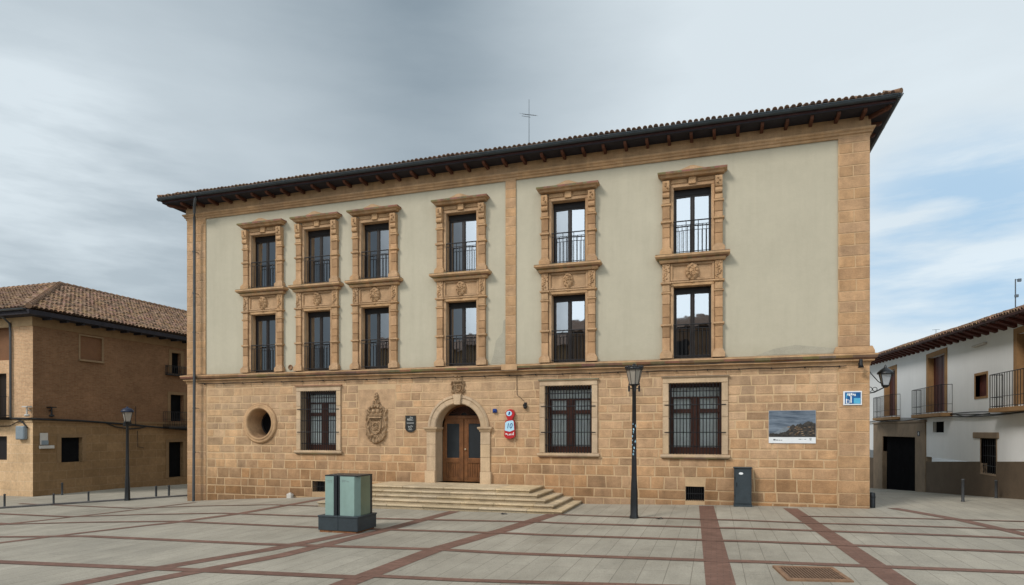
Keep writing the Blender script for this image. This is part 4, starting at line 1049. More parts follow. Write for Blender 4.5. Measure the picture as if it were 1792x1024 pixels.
# wall lantern on the right flank
t = empty('wall_lantern', (25.2, .45, 3.3), 'black wrought iron wall lantern on bracket at the right corner of the palace', 'lantern')
lx, ly = 25.74, .42
mb = MB(); mb.tube([(25.2, ly, 3.42), (25.45, ly, 3.46), (lx, ly, 3.62)], .018, 8); mb.tube([(25.22, ly, 4.25), (25.36, ly, 4.02), (25.55, ly, 3.78), (lx, ly, 3.64)], .014, 8)
for k, (cx_, cz_, r_) in enumerate(((25.32, 3.55, .07), (25.46, 3.55, .06))): mb.tube([(cx_+r_*math.cos(2*PI*j/14), ly, cz_+r_*math.sin(2*PI*j/14)) for j in range(15)], .011, 6)
mb.box(25.2, 25.235, ly-.05, ly+.05, 3.25, 4.3); mb.build('bracket', M['lamp_iron'], t)
def lantern(t, lx, ly, z0, rb, rt, h, glass_m, cap_m, n=4, a0=PI/4):
    g = MB(); g.lathe([(rb*.96, z0), (rt*.96, z0+h)], lx, ly, n, smooth=False, a0=a0); g.build('lantern_glass', glass_m, t)
    f = MB()
    for k in range(n):
        a = a0+2*PI*k/n; f.tube([(lx+rb*math.cos(a), ly+rb*math.sin(a), z0), (lx+rt*math.cos(a), ly+rt*math.sin(a), z0+h)], .012, 5)
        b = a0+2*PI*(k+1)/n
        for r, z in ((rb, z0), (rt, z0+h)): f.tube([(lx+r*math.cos(a), ly+r*math.sin(a), z), (lx+r*math.cos(b), ly+r*math.sin(b), z)], .014, 5)
    f.lathe([(rb*.4, z0-.07), (rb*1.0, z0-.02), (rb*1.0, z0)], lx, ly, 12)
    f.build('lantern_frame', M['lamp_iron'], t)
    c = MB(); c.lathe([(rt*1.14, z0+h), (rt*1.14, z0+h+.03), (rt*.95, z0+h+.08), (rt*.55, z0+h+.15), (rt*.22, z0+h+.19), (.04, z0+h+.20), (.03, z0+h+.25), (.0, z0+h+.29)], lx, ly, 16); c.build('lantern_cap', cap_m, t)
lantern(t, lx, ly, 3.66, .11, .20, .34, M['frosted_grey'], M['lamp_iron'])
# dark guard post at the right corner
mb = MB(); mb.lathe([(.10, -.05), (.10, .40), (.085, .44), (.0, .46)], 25.36, .35, 14); mb.lathe([(.108, .30), (.108, .34)], 25.36, .35, 14)
tag(mb.build('corner_post', M['slate_dark'], None, (25.36, .35, 0)), 'short dark guard post at the right foot of the palace wall', 'post')

# ------------------------------------------------------------------ utility cabinet
t = empty('utility_cabinet', (21.68, -.25, 0), 'dark grey steel utility cabinet standing against the stone wall', 'cabinet')
z0 = gz(21.7, 0); a, b = 21.43, 21.96
mb = MB(); mb.box(a, b, -.42, -.04, z0, z0+.07); mb.box(a+.015, b-.015, -.41, -.05, z0+.07, z0+1.17, (1, 1, 1), 0, .012); mb.box(a-.01, b+.01, -.44, -.03, z0+1.17, z0+1.21, (1, 1, 1), 0, .012); mb.build('cabinet_body', M['slate_paint'], t)
mb = MB(); mb.box(a+.05, b-.05, -.422, -.408, z0+.11, z0+1.13, (1, 1, 1), 0, .005); mb.build('cabinet_door', M['slate_paint'], t)
mb = MB(); mb.box(a+.075, a+.10, -.435, -.42, z0+.62, z0+.74); mb.box(a+.02, a+.035, -.43, -.41, z0+.3, z0+.36); mb.box(a+.02, a+.035, -.43, -.41, z0+.85, z0+.91); mb.build('latch', M['iron'], t)
mb = MB(); mb.prism(ell(a+.21, z0+1.02, .065, .036), -.427, -.42); mb.build('sticker', M['white'], t)
# ------------------------------------------------------------------ glazed display case
KX0, KX1, KY0, KY1 = 11.56, 12.66, -7.62, -6.72; kz = gz(12.1, -7.1)
t = empty('display_case', (12.1, -7.15, kz), 'pale green glazed display case on a slate grey plinth in the square', 'display case')
mb = MB(); xm = KX0+.56
for (p, q) in ((KX0, xm-.003), (xm+.003, KX1)): mb.box(p, q, KY0, KY1, kz+.05, kz+.37, (1, 1, 1), 0, .006)
mb.box(KX0-.012, xm-.003, KY0-.012, KY1+.012, kz+.37, kz+.41, (1, 1, 1), 0, .006); mb.box(xm+.003, KX1+.012, KY0-.012, KY1+.012, kz+.37, kz+.41, (1, 1, 1), 0, .006)
mb.build('plinth', M['slate_paint'], t)
mb = MB(); mb.box(KX0+.03, KX1-.05, KY0+.02, KY1-.02, kz-.03, kz+.05); mb.build('base_board', M['rust'], t)
fx0, fx1, fy0, fy1, zt = KX0+.12, KX1-.06, KY0+.12, KY1-.10, kz+1.37; zb = kz+.41
mb = MB()
mb.box(fx0+.25, fx0+.345, fy0-.02, fy0+.07, zb, zt+.02, (1, 1, 1), 0, .006); mb.box(fx0+.375, fx0+.42, fy0-.01, fy0+.07, zb, zt+.02, (1, 1, 1), 0, .006)
mb.box(fx0+.345, fx0+.375, fy0+.03, fy0+.07, zb, zt)
mb.box(fx1-.09, fx1+.005, fy1-.10, fy1, zb, zt+.03, (1, 1, 1), 0, .006); mb.box(fx0, fx0+.05, fy1-.05, fy1, zb, zt)
mb.box(fx0-.008, fx1+.006, fy0-.006, fy1, zt, zt+.03, (1, 1, 1), 0, .005)
mb.box(fx0+.02, fx1-.09, fy1-.04, fy1-.01, zb, zt)
mb.build('steel_frame', M['slate_dark'], t)
mb = MB(); mb.box(fx0, fx0+.25, fy0, fy0+.03, zb, zt); mb.build('glass_panel', M['case'], t)
mb = MB(); mb.box(fx0+.42, fx1-.10, fy0, fy0+.03, zb, zt); mb.build('glass_panel', M['case'], t)
mb = MB(); mb.prism([(0, 0)], 0, 0) if False else None
mb.face([(fx1-.10, fy0, zb), (fx1, fy0+.13, zb), (fx1, fy0+.13, zt), (fx1-.10, fy0, zt)]); mb.build('glass_corner', M['case_edge'], t)
mb = MB(); mb.box(fx1-.02, fx1, fy0+.13, fy1-.10, zb, zt); mb.build('glass_side', M['case_side'], t)
mb = MB(); mb.box(fx0, fx0+.02, fy0+.031, fy1-.05, zb, zt); mb.build('glass_side', M['case_edge'], t)
for grp in (((.07, .14, .150), (.15, .19, .150), (.05, .20, .117)), ((.47, .58, .097), (.49, .57, .122), (.60, .66, .120), (.47, .50, .135), (.64, .68, .135))):
    mb = MB()
    for (p, q, s_) in grp: mb.box(fx0+p, fx0+q, fy0-.004, fy0-.001, zt-s_, zt-s_+.006)
    mb.build('lettering', M['print_grey'], t)

# ------------------------------------------------------------------ street lamps
def street_lamp(x, y, h, label, four=False):
    z = gz(x, y); t = empty('street_lamp', (x, y, z), label, 'street lamp', 'lamp posts on the square')
    hb = h-.72
    mb = MB(); mb.lathe([(.125, z-.02), (.125, z+.04), (.105, z+.10), (.10, z+.45), (.085, z+.95), (.075, z+1.1), (.062, z+1.9), (.052, z+hb), (.07, z+hb+.02), (.07, z+hb+.06)], x, y, 16); mb.build('post', M['lamp_iron'], t)
    zg = z+hb+.10
    mb = MB()
    for a in (.32, .32+PI/2, .32+PI, .32+1.5*PI):
        ca, sa = math.cos(a), math.sin(a)
        mb.tube([(x+.05*ca, y+.05*sa, z+hb-.02), (x+.14*ca, y+.14*sa, z+hb+.0), (x+.145*ca, y+.145*sa, z+hb+.12), (x+.12*ca, y+.12*sa, zg+.04)], .016, 6)
        mb.box(x+.14*ca-.025, x+.14*ca+.025, y+.14*sa-.025, y+.14*sa+.025, z+hb-.10, z+hb+.06)
    mb.lathe([(.05, z+hb+.04), (.13, z+hb+.08), (.14, zg)], x, y, 14); mb.build('cradle', M['lamp_iron'], t)
    nn = 4 if four else 8
    mb = MB(); mb.lathe([(.125, zg), (.215, zg+.40)], x, y, nn, smooth=False, a0=.3); mb.build('lamp_shade', M['frosted'], t)
    mb = MB()
    for k in range(nn):
        a = .3+2*PI*k/nn; mb.tube([(x+.128*math.cos(a), y+.128*math.sin(a), zg), (x+.218*math.cos(a), y+.218*math.sin(a), zg+.40)], .008 if nn == 8 else .012, 5)
    mb.build('shade_ribs', M['lamp_iron'], t)
    mb = MB(); mb.lathe([(.235, zg+.39), (.25, zg+.42), (.235, zg+.46), (.19, zg+.52), (.09, zg+.57), (.05, zg+.58), (.035, zg+.62), (.0, zg+.64)] if four else [(.235, zg+.39), (.255, zg+.43), (.235, zg+.46), (.15, zg+.49), (.07, zg+.51), (.04, zg+.55), (.0, zg+.58)], x, y, 16)
    if not four:
        for k in range(16): a = 2*PI*k/16; mb.sphere((x+.225*math.cos(a), y+.225*math.sin(a), zg+.47), .035, 6, 4, 1, 1, 1.2)
    mb.build('lamp_cap', M['blue_cap'] if four else M['lamp_iron'], t)
    return t
la = street_lamp(18.76, -3.43, 4.30, 'tall black street lamp standing before the barred ground floor windows')
mb = MB(); sr = random.Random(11)
for k in range(11):
    a = -PI/2+sr.uniform(-.9, .7); zz = gz(18.76, -3.43)+1.75+.085*k+sr.uniform(-.03, .03); rr_ = .0665
    w = sr.uniform(.15, .5); hh = sr.uniform(.02, .06)
    pts = [(18.76+rr_*math.cos(a+w*(q/4-.5)), -3.43+rr_*math.sin(a+w*(q/4-.5)), zz+hh*math.sin(q*2.2+k)) for q in range(5)]
    mb.tube(pts, .007 if k % 2 else .012, 4)
    mb.build('sticker', M['sky_blue'], la); mb = MB()
street_lamp(-2.71, -.50, 3.95, 'slim black street lamp before the brick house on the left', True)
# ------------------------------------------------------------------ bollards
def bollard(x, y, h, label, group=None, r=.036, ringed=False):
    z = gz(x, y); mb = MB(); mb.lathe([(r*1.25, z-.02), (r*1.25, z+.03), (r, z+.05), (r, z+h-.05), (r*1.15, z+h-.04), (r*1.15, z+h-.015), (r*.6, z+h)], x, y, 12)
    if ringed: mb.lathe([(r*1.04, z+h*.52), (r*1.04, z+h*.62)], x, y, 12, (7, 7, 7))
    return tag(mb.build('bollard', M['bollard'], None, (x, y, z)), label, 'bollard', group)
bollard(-5.05, -3.8, .54, 'grey bollard nearest the left edge of the picture', 'bollards by the left house')
bollard(-4.11, -2.6, .46, 'second grey bollard along the kerb from the left edge', 'bollards by the left house')
bollard(-4.02, -1.2, .42, 'third grey bollard along the kerb, under the dark ground floor window', 'bollards by the left house')
bollard(-7.9, .6, .58, 'grey bollard close against the stone wall of the left house', 'bollards by the left house', .042)
bollard(-2.45, .7, .53, 'left bollard of the pair right of the left street lamp', 'bollards by the left house', .045)
bollard(-2.15, 1.1, .53, 'right bollard of the pair right of the left street lamp', 'bollards by the left house', .045)
bollard(28.55, 3.0, .74, 'dark bollard in the right lane before the white house', 'bollards in the right lane', .045)
bollard(30.75, 6.6, .66, 'dark bollard close to the white house wall under its barred window', 'bollards in the right lane', .045)
# kerb on the left
mb = MB(); kp = [(-9.0, -8.5), (-5.0, -4.0), (-1.75, 1.6), (-1.6, 14), (-1.6, 24)]; rows = []
for (a, b), (c, d) in zip(kp, kp[1:]):
    for k in range(8):
        x, y = a+(c-a)*k/8, b+(d-b)*k/8; z = gz(x, y); dd = Vector((c-a, d-b)).normalized(); nx, ny = -dd.y, dd.x
        rows.append([(x-nx*.12, y-ny*.12, z-.02), (x-nx*.12, y-ny*.12, z+.06), (x+nx*.0, y+ny*.0, z+.07), (x+nx*.02, y+ny*.02, z-.02)])
mb.grid(rows, smooth=False); tag(mb.build('street_kerb', M['kerb']), kind='structure')
for (x, y, lab, sd) in ((14.95, -3.3, 'small dark scrap lying on the paving before the steps', 1), (19.45, -3.55, 'small dark scrap on the paving right of the tall street lamp', 2)):
    rr = random.Random(sd); z = gz(x, y); mb = MB(); rows = []
    for q in range(5): rows.append([(x+.045*(q-2)+rr.uniform(-.012, .012), y+.03*(p-1.5)+rr.uniform(-.01, .01), z+.008+rr.uniform(0, .05)*(1 if 0 < q < 4 else .2)) for p in range(4)])
    mb.grid(rows); tag(mb.build('paper_scrap', M['print_dark'], None, (x, y, z)), lab, 'scrap')
# ------------------------------------------------------------------ drain grate
t = empty('drain_grate', (22.35, -9.85, 0), 'rusty rectangular drain grate set in the paving at lower right', 'drain grate')
q = [Vector((21.80, -9.40, 0)), Vector((22.76, -9.22, 0)), Vector((22.90, -10.22, 0)), Vector((21.93, -10.42, 0))]
e1, e2 = (q[1]-q[0]), (q[3]-q[0])
zg = gz(22.3, -9.8)
def gp(s, r_, z): p = q[0]+e1*s+e2*r_; return (p.x, p.y, z)
mb = MB()
for (s0, s1, r0, r1) in ((0, 1, 0, .10), (0, 1, .90, 1), (0, .07, .10, .90), (.93, 1, .10, .90)):
    A = [gp(s0, r0, zg+.03), gp(s1, r0, zg+.03), gp(s1, r1, zg+.03), gp(s0, r1, zg+.03)]; mb.face(A[::-1])
    B = [(x, y, zg-.03) for x, y, z in A]
    for i in range(4): j = (i+1) % 4; mb.face([A[i], A[j], B[j], B[i]])
mb.build('grate_frame', mat('rusty_frame', (.23, .135, .08), .3, 6, .85, .4), t)
mb = MB(); mb.face([gp(.07, .1, zg+.006), gp(.93, .1, zg+.006), gp(.93, .9, zg+.006), gp(.07, .9, zg+.006)][::-1], (1, 1, 1), 1)
for k in range(17):
    s0 = .07+.86*(k+.12)/17; s1 = .07+.86*(k+.62)/17
    A = [gp(s0, .1, zg+.026), gp(s1, .1, zg+.026), gp(s1, .9, zg+.026), gp(s0, .9, zg+.026)]; mb.face(A[::-1])
    B = [(x, y, zg+.007) for x, y, z in A]
    for i in range(4): j = (i+1) % 4; mb.face([A[i], A[j], B[j], B[i]])
mb.build('grate_bars', [mat('rusty_bars', (.16, .10, .065), .3, 9, .8, .3), M['interior']], t)

# ------------------------------------------------------------------ left brick house
LU = -8.5; LV = -.3
LH = empty('brick_house', (-13.5, 5, -.7), 'brick and stone corner house with tiled hip roof on the left', 'house')
mb = MB()
side_h = [(1.94, 3.10, 5.78, 6.93), (7.4, 8.05, 5.55, 6.75), (7.32, 8.25, 2.85, 4.36)]         # (v0,v1,z0,z1) upper
side_l = [(1.0, 2.05, .80, 1.98), (7.2, 8.22, -.35, 1.66)]
front_h = [(-11.2, -10.0, 5.55, 7.15), (-11.0, -10.18, 2.93, 4.95)]; front_l = [(-11.3, -10.15, .95, 2.05)]
def side_wall(mb, u, v0, v1, z0, z1, holes, sgn=1):
    V = sorted({v0, v1, *[h[0] for h in holes], *[h[1] for h in holes]}); Z = sorted({z0, z1, *[h[2] for h in holes], *[h[3] for h in holes]})
    V = [a for a in V if v0 <= a <= v1]; Z = [a for a in Z if z0 <= a <= z1]
    for a, b in zip(V, V[1:]):
        for c, d in zip(Z, Z[1:]):
            if any(h[0] < (a+b)/2 < h[1] and h[2] < (c+d)/2 < h[3] for h in holes): continue
            f = [(u, a, c), (u, b, c), (u, b, d), (u, a, d)]; mb.face(f if sgn > 0 else f[::-1])
    for (a, b, c, d) in holes:
        i = u-sgn*.28; sill = abs(c-1.0) > .001
        if c < z0-.01 or d > z1+.01: continue
        mb.face([(u, a, c), (u, a, d), (i, a, d), (i, a, c)]); mb.face([(u, b, c), (u, b, d), (i, b, d), (i, b, c)]); mb.face([(u, a, d), (u, b, d), (i, b, d), (i, a, d)])
        if sill: mb.face([(u, a, c), (u, b, c), (i, b, c), (i, a, c)])
zc_ = 2.72
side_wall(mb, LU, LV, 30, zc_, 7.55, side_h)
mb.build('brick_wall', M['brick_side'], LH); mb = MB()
wall_cells(mb, -24, LU, zc_, 7.55, front_h, LV)
for h in front_h: reveal(mb, h, LV, LV+.28)
mb.build('brick_wall', M['brick'], LH)
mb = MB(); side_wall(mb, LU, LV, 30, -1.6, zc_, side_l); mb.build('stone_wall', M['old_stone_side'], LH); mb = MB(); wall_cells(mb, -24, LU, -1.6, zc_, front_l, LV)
for h in front_l: reveal(mb, h, LV, LV+.28)
mb.build('stone_wall', M['old_stone'], LH); mb = MB()
mb.face([(-18.5, 30, -1.6), (LU, 30, -1.6), (LU, 30, 7.55), (-18.5, 30, 7.55)]); mb.build('stone_wall', M['old_stone'], LH); mb = MB(); mb.face([(-24, LV, -1.6), (-24, 9.7, -1.6), (-24, 9.7, 7.55), (-24, LV, 7.55)])
mb.build('stone_wall', M['old_stone'], LH)
mb = MB()
mb.box(-24, LU, LV-.035, LV, 7.05, 7.55); mb.box(-24, LU, LV-.03, LV, 2.68, 2.80)
mb.build('stone_trim', mat('left_house_trim', (.40, .275, .155), .15, 2, .9, .3, 30), LH); mb = MB()
mb.box(LU, LU+.035, LV-.035, 30, 7.05, 7.55)               # rendered band below the eaves
mb.box(LU, LU+.03, LV-.03, 30, 2.68, 2.80)
for (a, b, c, d) in side_h[1:]+side_l: 
    for (p, q_, r_, s_) in ((a-.2, a, c, d+.16), (b, b+.2, c, d+.16), (a, b, d, d+.16)): mb.box(LU, LU+.02, p, q_, r_, s_)
mb.build('stone_trim', mat('left_house_shaded_trim', (.21, .132, .068), .15, 2, .9, .3, 30), LH)  # front trim colour darkened to stand for shade on the side
def side_window(par, u, h, sgn, name, matl, dep=.22):
    a, b, c, d = h; o = MB(); i = u-sgn*dep; o.box(min(i, i-sgn*.05), max(i, i-sgn*.05), a, b, c, d); return o.build(name, matl, par)
# shuttered window
a, b, c, d = side_h[0]
w = MB()
for (p, q_, r_, s_) in ((a-.07, a, c-.0, d+.07), (b, b+.07, c-.0, d+.07), (a, b, d, d+.07)): w.box(LU, LU+.03, p, q_, r_, s_)
w.box(LU, LU+.10, a-.07, b+.07, c-.09, c, (1, 1, 1), 0, .01)
wo = w.build('shuttered_window', mat('pale_sill_stone', (.24, .16, .09), .12, 3), LH, (LU, a, c))
s_ = MB(); nsl = 11
for k in range(nsl): z = c+(d-c)*k/nsl; s_.box(LU-.10, LU-.06, a, b, z+.003, z+(d-c)/nsl)
s_.build('roller_blind', M['shutter'], wo)
s_ = MB(); s_.box(LU-.2, LU-.12, a, b, c, c+.12); s_.build('pane', M['interior'], wo)
def side_balcony(par, u, sgn, v0, v1, z0, z1, dep, slab_m, nb, name='balcony', gap=.12, slab_t=.12):
    m = MB(); i, j = sorted((u, u+sgn*dep)); m.box(i, j, v0, v1, z0-slab_t, z0, (1, 1, 1), 0, .01); o = m.build(name, slab_m, par, (u, (v0+v1)/2, z0))
    r = MB(); e = u+sgn*(dep-.04)
    P = [(u, v0+.03), (e, v0+.03), (e, v1-.03), (u, v1-.03)]
    for z, rr in ((z1, .016), (z0+.06, .012), (z0+.40, .011)): r.tube([(x, y, z) for x, y in P], rr, 6)
    for (A, B) in zip(P, P[1:]):
        ln = math.hypot(B[0]-A[0], B[1]-A[1]); n_ = max(2, int(ln/gap))
        for k in range(n_+1): x, y = A[0]+(B[0]-A[0])*k/n_, A[1]+(B[1]-A[1])*k/n_; r.tube([(x, y, z0), (x, y, z1)], .012 if 0 < k < n_ else .016, 5)
    r.build('railing', M['iron'], o); return o
for h, nm in ((side_h[1], 'window'), (side_h[2], 'balcony_door'), (side_l[0], 'window'), (side_l[1], 'house_door')):
    side_window(LH, LU, h, 1, nm, M['interior'])
side_balcony(LH, LU, 1, 6.95, 8.6, 5.50, 5.98, .18, M['frame_dark'], 9, slab_t=.06); side_balcony(LH, LU, 1, 6.8, 8.7, 2.55, 3.36, .45, M['frame_dark'], 9)
for h, nm, mm in ((front_h[0], 'window', M['shutter']), (front_h[1], 'balcony_door', M['frame']), (front_l[0], 'window', M['frame_dark'])):
    m = MB(); m.box(h[0], h[1], LV+.2, LV+.26, h[2], h[3]); m.build(nm, mm, LH)
m = MB(); m.box(-11.6, -9.85, LV-.55, LV, 2.80, 2.92, (1, 1, 1), 0, .01); bo = m.build('balcony', M['frame_dark'], LH, (-10.7, LV, 2.9))
r = MB()
for z in (3.0, 3.85): r.tube([(-11.58, LV-.52, z), (-9.87, LV-.52, z), (-9.87, LV, z)], .014, 6)
for k in range(15): x = -11.58+1.71*k/14; r.tube([(x, LV-.52, 2.92), (x, LV-.52, 3.85)], .008, 5)
for k in range(4): y = LV-.52+.13*k; r.tube([(-9.87, y, 2.92), (-9.87, y, 3.85)], .008, 5)
r.build('railing', M['iron'], bo)
m = MB(); m.box(-11.4, -9.9, LV-.03, LV, 2.93, 3.0); 
# roof
mb = MB(); oe = .62; ez = 7.74; rz_ = 10.35; ap = Vector((-13.5, 4.7, rz_)); ce = Vector((LU+oe, LV-oe, ez))
fl_, bl_ = Vector((-26, LV-oe, ez)), Vector((LU+oe, 32, ez))
mb.face([fl_, ce, ap, (-26, 4.7, rz_)], (1, 1, 1), 1); mb.face([ce, bl_, (-13.5, 32, rz_), ap], (1, 1, 1), 1)
mb.face([(-26, 4.7, rz_), ap, (-13.5, 10, rz_-2.6), (-26, 10, rz_-2.6)], (1, 1, 1), 1); mb.face([ap, (-13.5, 32, rz_), (-19, 32, ez), (-19, 10, ez)], (1, 1, 1), 1)
mb.face([fl_-Vector((0, 0, .05)), ce-Vector((0, 0, .05)), (-9.5, .7, ez-.05), (-26, .7, ez-.05)], (.5, .5, .5), 1)
hx = (-13.5)-(LU+oe); s1 = Vector((hx, 0, rz_-ez)).normalized(); lx_ = -hx; slope = math.hypot(hx, rz_-ez)
tile_slope(mb, ce, bl_, s1, int(slope/.30)+1, .215, lambda e, t: t < slope-.1 and e > t*lx_/slope-.1, .30, .40)
dy = 4.7-(LV-oe); slf = math.hypot(dy, rz_-ez); s2 = Vector((0, dy, rz_-ez)).normalized()
tile_slope(mb, fl_, ce, s2, int(slf/.30)+1, .215, lambda e, t: t < slf-.1 and (18-.55+.0+.05-e) > t*dy/slf-.1, .30, .40)
for A, B in ((ce, ap), (ap, Vector((-13.5, 32, rz_))), (ap, Vector((-26, 4.7, rz_)))):
    n_ = int((B-A).length/.38)
    for k in range(n_): p = A+(B-A)*k/n_; q_ = A+(B-A)*min(1, (k+1.12)/n_); mb.tube([p+Vector((0, 0, .07)), q_+Vector((0, 0, .045))], [.125, .10], 8, tint(.2, .1))
mb.build('tiled_roof', [M['tile'], M['tile_dark']], LH)
mb = MB(); mb.box(LU+.0, LU+oe-.02, LV-oe+.02, 31, 7.47, 7.67); mb.box(-26, LU+.0, LV-oe+.02, LV, 7.47, 7.67); mb.box(LU-.5, LU, LV, 31, 7.55, 7.6)
for k in range(38): y = .1+.8*k; mb.box(LU+.0, LU+oe-.1, y, y+.1, 7.37, 7.469)
mb.build('eave_soffit', M['soffit'], LH)
mb = MB(); half_gutter(mb, (-26, LV-oe-.06, 7.70), (LU+oe-.2, LV-oe-.06, 7.70), .06); mb.tube([(-9.86, LV-oe-.04, 7.66), (-9.84, LV-.35, 7.42), (-9.82, LV-.1, 7.2), (-9.8, LV-.08, 6.8), (-9.8, LV-.08, 2.9)], .05, 10); mb.build('downpipe', M['pipe'], LH)
# fittings on the left house
mb = MB(); mb.box(-9.34, -8.80, LV-.20, LV, 1.90, 2.52, (1, 1, 1), 0, .04); tag(mb.build('meter_box', M['grey_box'], None, (-9.07, LV, 1.9)), 'grey rounded meter box on the front of the brick house', 'meter box')
t = empty('house_nameplate', (LU, .28, 1.5), 'small pale nameplate with blue tile on the stone corner of the brick house', 'sign')
mb = MB(); mb.box(LU+.02, LU+.06, .0, .34, 1.66, 2.2); mb.box(LU+.02, LU+.10, -.05, .62, 1.48, 1.62, (1, 1, 1), 0, .01); mb.build('plate', M['off_white'], t)
mb = MB(); mb.box(LU+.055, LU+.066, .04, .36, 1.66, 1.86); mb.build('blue_tile', M['grey_box'], t)
for k, (px_, py_, lab) in enumerate(((LU-.12, LV-.02, 'small pale floodlight on the very corner of the brick house'), (LU+.02, .42, 'small dark floodlight beside the corner of the brick house'))):
    m = MB(); dx, dy_ = ((0, -1) if k == 0 else (1, 0))
    m.tube([(px_, py_, 3.22), (px_+dx*.16, py_+dy_*.16, 3.24)], .03, 8); m.tube([(px_+dx*.16, py_+dy_*.16, 3.38), (px_+dx*.16, py_+dy_*.16, 3.02)], .035, 8); m.box(px_+dx*.16-.16, px_+dx*.16+.16, py_+dy_*.16-.12, py_+dy_*.16+.12, 3.36, 3.41); m.sphere((px_+dx*.16, py_+dy_*.16, 3.0), .09, 10, 6, 1.3, 1.3, .7)
    tag(m.build('floodlight', M['off_white'] if k == 0 else M['iron'], None, (px_, py_, 3.2)), lab, 'floodlight', 'floodlights on the brick house')
mb = MB()
mb.tube([(-20, LV-.06, 2.86), (-9.3, LV-.07, 2.86), (LU+.06, LV-.07, 2.84), (LU+.07, 2, 2.78), (LU+.07, 4.2, 2.66), (LU+.09, 6, 2.52), (LU+.07, 9, 2.32), (LU+.07, 20, 2.2)], .045, 8)
mb.tube([(LU+.06, 3.2, 2.72), (LU+.10, 3.8, 2.50), (LU+.10, 4.6, 2.40), (LU+.10, 5.2, 2.44), (LU+.09, 5.6, 2.52)], .032, 8)
mb.tube([(LU+.06, 5.1, 2.3), (LU+.06, 5.12, 1.9), (LU+.06, 5.13, 1.45), (LU+.06, 5.5, 1.38)], .014, 6); mb.tube([(LU+.06, 5.0, 2.6), (LU+.06, 5.0, 3.6)], .014, 6)
mb.tube([(-9.35, LV-.06, 2.82), (-9.0, LV-.07, 2.65), (-8.75, LV-.08, 2.45)], .03, 8); mb.tube([(-11, LV-.05, 2.5), (-9.9, LV-.05, 2.52), (-9.35, LV-.06, 2.72), (-9.0, LV-.06, 2.74)], .018, 6)
tag(mb.build('wall_cable', M['cable'], None, (LU, 0, 2.7)), 'thick black cables along the wall of the left brick house', 'cable')

# ------------------------------------------------------------------ right white house
RU = 31.1
RH = empty('white_house', (34, 15, -.5), 'whitewashed two-storey house with brown plinth and iron balconies on the right', 'house')
rz = lambda v: 6.08+.036*(v-5.3)                         # eave line follows the lane
doors = [(21.6, 23.9, 3.22, 5.98), (13.15, 15.55, 3.22, 5.93), (4.2, 5.75, 3.22, 5.72)]
sq = [(8.42, 9.57, 3.68, 4.55)]; niche = [(8.42, 9.65, 5.72, 5.98)]
low = [(17.6, 24.5, -1.6, 1.95), (13.35, 14.9, 2.22, 2.74), (7.52, 9.0, .62, 2.0)]
mb = MB(); side_wall(mb, RU, -3, 34, 1.0, 6.0, doors[1:]+sq+[low[1], (7.52, 9.0, 1.0, 2.0), (17.6, 24.5, 1.0, 1.95), (21.6, 23.9, 3.22, 5.98)], -1)
V = [-3, 5.3, 12, 20, 21.6, 23.9, 27, 34]
for a, b in zip(V, V[1:]):
    mb.face([(RU, a, 6.0), (RU, b, 6.0), (RU, b, rz(b)+.25), (RU, a, rz(a)+.25)])
mb.box(RU+.3, RU+9, -3, 34, 1.0, 6.0) if False else None
mb.face([(RU, -3, -.5), (RU+9, -3, -.5), (RU+9, -3, 6.2), (RU, -3, 6.2)]); mb.face([(RU, 34, -3), (RU+9, 34, -3), (RU+9, 34, 7.3), (RU, 34, 7.3)])
for h in ((8.42, 9.65, 5.70, 5.74),): pass
mb.build('white_wall', M['white_wall'], RH)
mb = MB(); 
V = [-3, 2, 5.3, 7.52, 9.0, 12, 15.9]
for a, b in zip(V, V[1:]):
    za, zb_ = 1.23-.046*(a-5.3), 1.23-.046*(b-5.3)
    if a == 7.52:
        mb.face([(RU-.03, a, -.8), (RU-.03, b, -.8), (RU-.03, b, .62), (RU-.03, a, .62)]); continue
    mb.face([(RU-.03, a, -1.5), (RU-.03, b, -1.5), (RU-.03, b, zb_), (RU-.03, a, za)]); mb.face([(RU-.03, a, za), (RU-.03, b, zb_), (RU+.02, b, zb_), (RU+.02, a, za)])
mb.build('plinth', M['wainscot'], RH)
mb = MB(); mb.face([(RU-.03, 26.9, -3), (RU-.03, 34, -3), (RU-.03, 34, .3), (RU-.03, 26.9, .5)]); mb.build('plinth', M['wainscot'], RH)
mb = MB(); mb.box(RU-.06, RU+.25, 15.92, 17.6, -2, 2.75, (1, 1, 1), 0, .02); mb.box(RU-.06, RU+.25, 24.5, 26.86, -2.5, 2.75, (1, 1, 1), 0, .02); mb.box(RU-.061, RU+.25, 17.6, 24.5, 1.95, 2.75, (1, 1, 1), 0, .02); mb.box(RU-.10, RU, 15.8, 26.9, 2.75, 2.86)
go = mb.build('garage_surround', M['tan_surround'], RH)
mb = MB(); mb.box(RU+.2, RU+.25, 17.6, 24.5, -2.5, 1.95); mb.build('garage_door', M['interior'], RH)
mb = MB(); mb.box(RU-.075, RU-.06, 16.75, 17.15, 2.02, 2.28); mb.build('number_tile', M['print_dark'], RH)
mb = MB(); mb.box(RU-.079, RU-.075, 16.9, 16.96, 2.07, 2.23); mb.box(RU-.079, RU-.075, 16.96, 17.02, 2.14, 2.17); mb.build('number', M['white'], RH)
for h in doors:
    a, b, c, d = h; m = MB()
    for (p, q_, r_, s_) in ((a-.28, a, c, d+.22), (b, b+.28, c, d+.22), (a, b, d, d+.22)): m.box(RU-.035, RU, p, q_, r_, s_)
    m.box(RU-.03, RU+.3, b-.005, b+.006, c, d)
    o = m.build('balcony_door', M['ochre'], RH, (RU, (a+b)/2, c)); l = MB(); l.box(RU+.22, RU+.27, a, b, c, d); 
    for k in range(1, 4): yy = a+(b-a)*k/4; l.box(RU+.205, RU+.22, yy-.03, yy+.03, c, d)
    l.build('door_leaf', M['door_red'], o)
